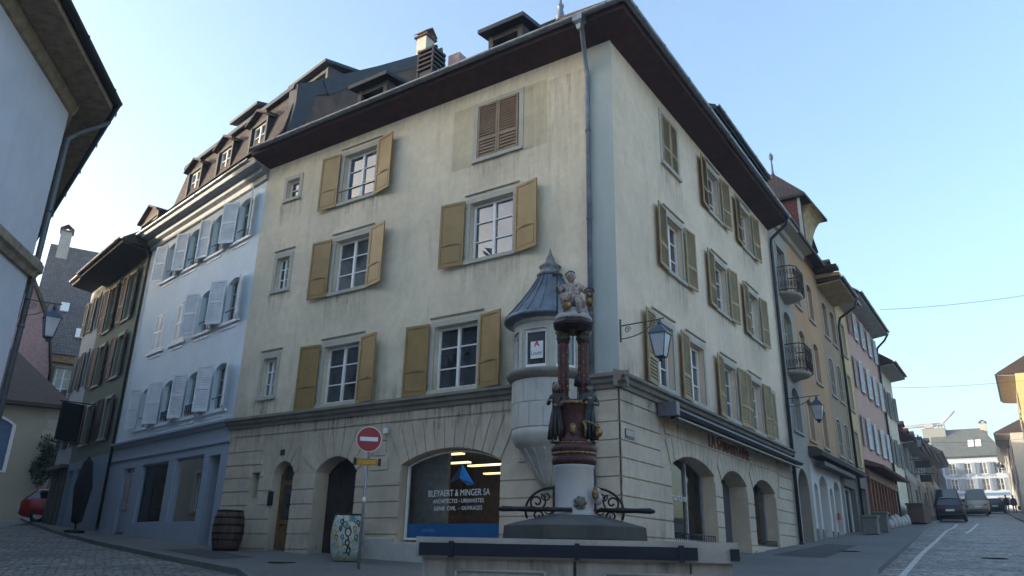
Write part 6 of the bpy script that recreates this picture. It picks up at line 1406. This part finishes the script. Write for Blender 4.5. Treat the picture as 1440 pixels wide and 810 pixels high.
for nm, (lst, mm) in mk_.items():
    for da, z, r in lst:
        b = MB()
        b.tube([onbar(da + math.degrees(r / .375) * .7 * math.cos(t), z + r * math.sin(t)) for t in [k * math.pi / 7 for k in range(15)]], .014, 5)
        b.tube([onbar(da, z - r), onbar(da + 4, z - r * 1.8)], .014, 5)
        part(nm, b, mm, pb2)
# lanterns
def lantern(name, label, F, u, z, reach, parent_none=None, s=1.0, scroll=True):
    c = F.P(u, reach, z); t = thing(name, label, 'street lamp', tuple(F.P(u, 0, z)), None)
    b = MB(); b.fbox(F, u - .02, u + .02, 0, .025, z - .34, z + .14); b.tube([F.P(u, .02, z), F.P(u, reach, z + .02), F.P(u, reach + .12, z + .03)], .014 * s, 6)
    b.tube([F.P(u, .03, z - .28)] + [F.P(u, .03 + (reach * .78) * math.sin(k * math.pi / 16), z - .28 + .28 * (1 - math.cos(k * math.pi / 16))) for k in range(1, 9)], .012 * s, 6)
    b.tube([F.P(u, .17 + .075 * (1 - k / 16) * math.cos(k * .7), z - .10 + .075 * (1 - k / 16) * math.sin(k * .7)) for k in range(14)], .010 * s, 5)
    part('bracket', b, simple('grey_green_iron', (.07, .09, .085), .5, .3), t)
    fr = simple('lantern_blue_black', (.03, .05, .085), .4, .4); P0 = F.P(u, reach + .02, 0)
    a = math.degrees(math.atan2(F.d.y, F.d.x)) + 45; Hh = .46 * s
    z1 = z - .10; b = MB()
    b.lathe((P0.x, P0.y, z1), [(.03 * s, .1), (.05 * s, .04), (.03 * s, .0)], 10); b.lathe((P0.x, P0.y, z1), [(.06 * s, .0), (.10 * s, -.05 * s), (.14 * s, -.07 * s), (.16 * s, -.09 * s), (.275 * s, -.19 * s), (.275 * s, -.21 * s), (.24 * s, -.215 * s)], 4, sm=False, rot=a); part('cap', b, simple('lantern_blue_cap', (.06, .085, .13), .4, .2), t)
    g_ = MB(); g_.lathe((P0.x, P0.y, z1), [(.235 * s, -.215 * s), (.13 * s, -.215 * s - Hh)], 4, sm=False, rot=a); part('glass', g_, simple('frosted_lamp_glass', (.42, .46, .50), .25, 0, .1, 3), t)
    b = MB()
    for k in range(4):
        w = R_(a + 90 * k); b.tube([(P0.x + .24 * s * math.cos(w), P0.y + .24 * s * math.sin(w), z1 - .215 * s), (P0.x + .135 * s * math.cos(w), P0.y + .135 * s * math.sin(w), z1 - .215 * s - Hh)], .011 * s, 5)
    b.lathe((P0.x, P0.y, z1), [(.14 * s, -.215 * s - Hh), (.14 * s, -.24 * s - Hh), (.06 * s, -.27 * s - Hh), (.05 * s, -.32 * s - Hh), (.01, -.34 * s - Hh)], 4, sm=False, rot=a); part('cage', b, fr, t)
    return t
lantern('wall_lantern', 'blue capped lantern on the street side of the beige corner house', Rf, .12, 4.52, .85, s=.95)
lantern('wall_lantern', 'lantern on a bracket at the balcony house, farther up the street', Rf, UR + .35, 5.30, .95, s=1.0)
lantern('wall_lantern', 'dark lantern on the wall of the grey house at the left edge', N2, .12, 4.05, .5, s=.72)
lantern('wall_lantern', 'small distant lantern on the cream house past the pink house', Q, 1.0, 8.0, .9, s=1.0)
for i, (F_, u, z, w, lab) in enumerate(((Q, 2.2, 6.6, .9, 'dark hanging sign on the low cream house left of the street'), (Q, 5.5, 6.0, .7, 'small hanging shop sign near the pale pinkish house'))):
    c = F_.P(u, .8, 0); t = thing('hanging_sign', lab, 'sign', (c.x, c.y, z - .6)); b = MB(); b.tube([F_.P(u, 0, z), F_.P(u, 1.3, z)], .025, 6); b.tube([F_.P(u, 0, z + .45), F_.P(u, .9, z)], .015, 5); part('bracket', b, iron, t)
    b = MB(); b.fbox(F_, u - .03, u + .03, .4, .4 + w, z - .55, z - .08); part('board', b, blackp, t)
# road work style barrier / low wall by the far kerb
c = Rf.P(37.8, .75, 0); z = zg(c.x, c.y) + .1; b = MB(); Fq = Frame(c.x, c.y, 90, -1); b.fbox(Fq, -1.6, 1.6, -.4, .4, z, z + .95); b.fbox(Fq, -1.7, 1.7, -.45, .45, z + .95, z + 1.05)
for k in range(8): b.fbox(Fq, -1.55 + k * .4, -1.3 + k * .4, .4, .43, z + .1, z + .85)
single('brown_terrace_box', b, simple('brown_timber_box', (.10, .06, .045), .7), 'brown timber terrace enclosure on the pavement beyond the pink house', 'terrace', (c.x, c.y, z), bevel=.01)
# overhead cables
for i, (pa, pb_, lab) in enumerate((((-6.4, 53, 15.9), (6.5, 55, 16.4), 'nearest and highest cable strung across the street'), ((-8.6, 70, 14.1), (6, 70, 14.0), 'middle cable strung across the street'), ((-9.0, 92, 12.4), (6, 92, 12.6), 'farthest cable strung low across the street'))):
    a, c = Vector(pa), Vector(pb_); b = MB(); b.tube([a.lerp(c, k / 16) - Vector((0, 0, .35 * (1 - (2 * k / 16 - 1) ** 2))) for k in range(17)], .014, 5)
    single('overhead_cable', b, blackp, lab, 'cable', pa)
# tower crane far behind
cx_, cy_ = -25.0, 330.0; zc0 = zg(cx_, cy_)
cr = thing('tower_crane', 'distant tower crane with a raised jib above the roofs', 'crane', (cx_, cy_, zc0)); cm = simple('crane_grey', (.30, .27, .27), .6)
b = MB()
for dx, dy in ((-1, -1), (1, -1), (1, 1), (-1, 1)): b.tube([(cx_ + dx, cy_ + dy, zc0), (cx_ + dx, cy_ + dy, 51)], .25, 5)
for k in range(20): zq = zc0 + 2 * k; b.tube([(cx_ - 1, cy_ - 1, zq), (cx_ + 1, cy_ - 1, zq + 2)], .15, 4); b.tube([(cx_ + 1, cy_ - 1, zq), (cx_ + 1, cy_ + 1, zq + 2)], .15, 4)
part('mast', b, cm, cr)
b = MB(); a = Vector((cx_, cy_, 50.3)); c = Vector((cx_ + 5.3, cy_, 55.3))
for d in ((0, .5), (0, -.5), (0, 0)): b.tube([a + Vector((0, d[1], .6 if d[1] == 0 else 0)), c + Vector((0, d[1], .3 if d[1] == 0 else 0))], .18, 4)
for k in range(10): b.tube([a.lerp(c, k / 10), a.lerp(c, (k + .5) / 10) + Vector((0, 0, .6))], .1, 4)
part('raised_jib', b, cm, cr)
b = MB(); e = Vector((cx_ - 14.5, cy_, 50.3)); 
for d in (-.6, .6): b.tube([a + Vector((0, d, 0)), e + Vector((0, d, 0))], .2, 4)
b.tube([a + Vector((0, 0, 1)), e + Vector((0, 0, .9))], .16, 4)
for k in range(22): b.tube([a.lerp(e, k / 22), a.lerp(e, (k + .5) / 22) + Vector((0, 0, 1))], .12, 4); b.tube([a.lerp(e, (k + .5) / 22) + Vector((0, 0, 1)), a.lerp(e, (k + 1) / 22)], .12, 4)
part('jib', b, cm, cr)
part('counterweight', MB().box(cx_ - 5.5, cx_ - 2.5, cy_ - 1, cy_ + 1, 49.6, 51.2), cm, cr)

# ================================================================== houses across the square (they shade and reflect)
for i, (x, y, ang, wd, ze, c, lab) in enumerate(((16, -13, 180, 14, 5.6, (.45, .40, .32), 'ochre house across the square behind the viewer'), (1.9, -13, 180, 13.5, 5.2, (.42, .42, .42), 'grey house across the square behind the viewer'),
                                             (11.5, -8, 90, 16, 6, (.5, .44, .33), 'cream house on the right of the square outside the photo'), (11.5, 9, 90, 16, 6.5, (.48, .36, .3), 'pinkish house on the right of the street outside the photo'), (10.5, 26, 91, 18, 8.0, (.46, .43, .36), 'beige house on the right of the street outside the photo'))):
    F2 = Frame(x, y, ang, -1 if ang == 180 else 1); n_ = int(wd // 3); cs = [wd * (k + .5) / n_ for k in range(n_)]; p = F2.P(wd / 2, 0, 0); zb_ = zg(p.x, p.y)
    row_house('square_house', lab, F2, 0, wd, zb_, ze, 9, stucco('square_render_%d' % i, c, tuple(k * .6 for k in c), .5, .3), cs, [(zb_ + 1.2, zb_ + 2.9), (zb_ + 4.1, zb_ + 5.7)], shut=None, ww=1.05, ov=.6, soff=darkwood, zr=ze + 2.6, simplewin=True, surr=stone, parent_group='houses around the square')

for i, (x, y, ang, wd, ze, c, lab) in enumerate(((-24, -9, 110, 16, 14.5, (.46, .42, .34), 'unseen tall tan house added behind the grey house to block the low sun'),)):  # added out of view, tall enough to keep direct sun off the facades
    F2 = Frame(x, y, ang, -1); n_ = int(wd // 3); cs = [wd * (k + .5) / n_ for k in range(n_)]; p = F2.P(wd / 2, 0, 0); zb_ = zg(p.x, p.y)
    row_house('square_house', lab, F2, 0, wd, zb_, ze, 9, stucco('sun_blocker_render_%d' % i, c, tuple(k * .6 for k in c), .5, .3), cs, [(zb_ + 1.2, zb_ + 3.0), (zb_ + 4.4, zb_ + 6.1), (zb_ + 7.6, zb_ + 9.2)], shut=None, ww=1.05, ov=.6, soff=darkwood, zr=ze + 4, simplewin=True, surr=stone, parent_group='houses around the square')
# ================================================================== light, sky, camera
SUN_AZ, SUN_EL = R_(-120), R_(6)      # azimuth measured from +Y towards +X
w = bpy.data.worlds.new('World'); SC.world = w; w.use_nodes = True; nt = w.node_tree
sky = nt.nodes.new('ShaderNodeTexSky'); sky.sky_type = 'NISHITA'; sky.sun_disc = False; sky.sun_elevation = SUN_EL; sky.sun_rotation = SUN_AZ
sky.altitude = 420; sky.air_density = 1.0; sky.dust_density = 5.0; sky.ozone_density = 1.9
bg = nt.nodes['Background']; bg.inputs[1].default_value = .15; nt.links.new(sky.outputs[0], bg.inputs[0])
al = bpy.data.lights.new('office_light', 'AREA'); al.shape = 'RECTANGLE'; al.size = 3.0; al.size_y = 2.0; al.energy = 14; al.color = (1, .80, .55)
ao = bpy.data.objects.new('office_light', al); COL.objects.link(ao); ao.location = L.P(4.6, -2.8, 2.6)
sl = bpy.data.lights.new('sun', 'SUN'); sl.energy = 2.0; sl.angle = R_(.6); sl.color = (1, .86, .68)
so = bpy.data.objects.new('sun', sl); COL.objects.link(so)
sd = Vector((math.sin(SUN_AZ) * math.cos(SUN_EL), math.cos(SUN_AZ) * math.cos(SUN_EL), math.sin(SUN_EL)))
so.rotation_euler = sd.to_track_quat('Z', 'Y').to_euler()
hz = MB(); hz.box(-690, 480, -290, 380, -30, 62)
hm, nt, pb = newmat('haze_air'); nt.nodes.remove(pb); vp = nt.nodes.new('ShaderNodeVolumePrincipled'); vp.inputs['Density'].default_value = .0012; vp.inputs['Color'].default_value = (.85, .92, 1, 1); vp.inputs['Anisotropy'].default_value = .2
nt.links.new(vp.outputs[0], nt.nodes['Material Output'].inputs['Volume'])
struct('haze', hz, hm, 'stuff')
cd = bpy.data.cameras.new('camera'); co = bpy.data.objects.new('camera', cd); COL.objects.link(co)
cd.sensor_width = 36; cd.lens = 1065 / 1440 * 36; cd.clip_start = .1; cd.clip_end = 3000
M = Matrix(((0.83252682, 0.16911821, 0.52753969), (0.55360315, -0.28931384, -0.7809104), (0.02055836, 0.94217649, -0.3344859)))
co.matrix_world = M.to_4x4(); SC.camera = co
SC.view_settings.view_transform = 'Standard'; SC.view_settings.look = 'None'; SC.view_settings.exposure = 2.6; SC.view_settings.gamma = 1
SC.cycles.max_bounces = 8; SC.cycles.use_denoising = True
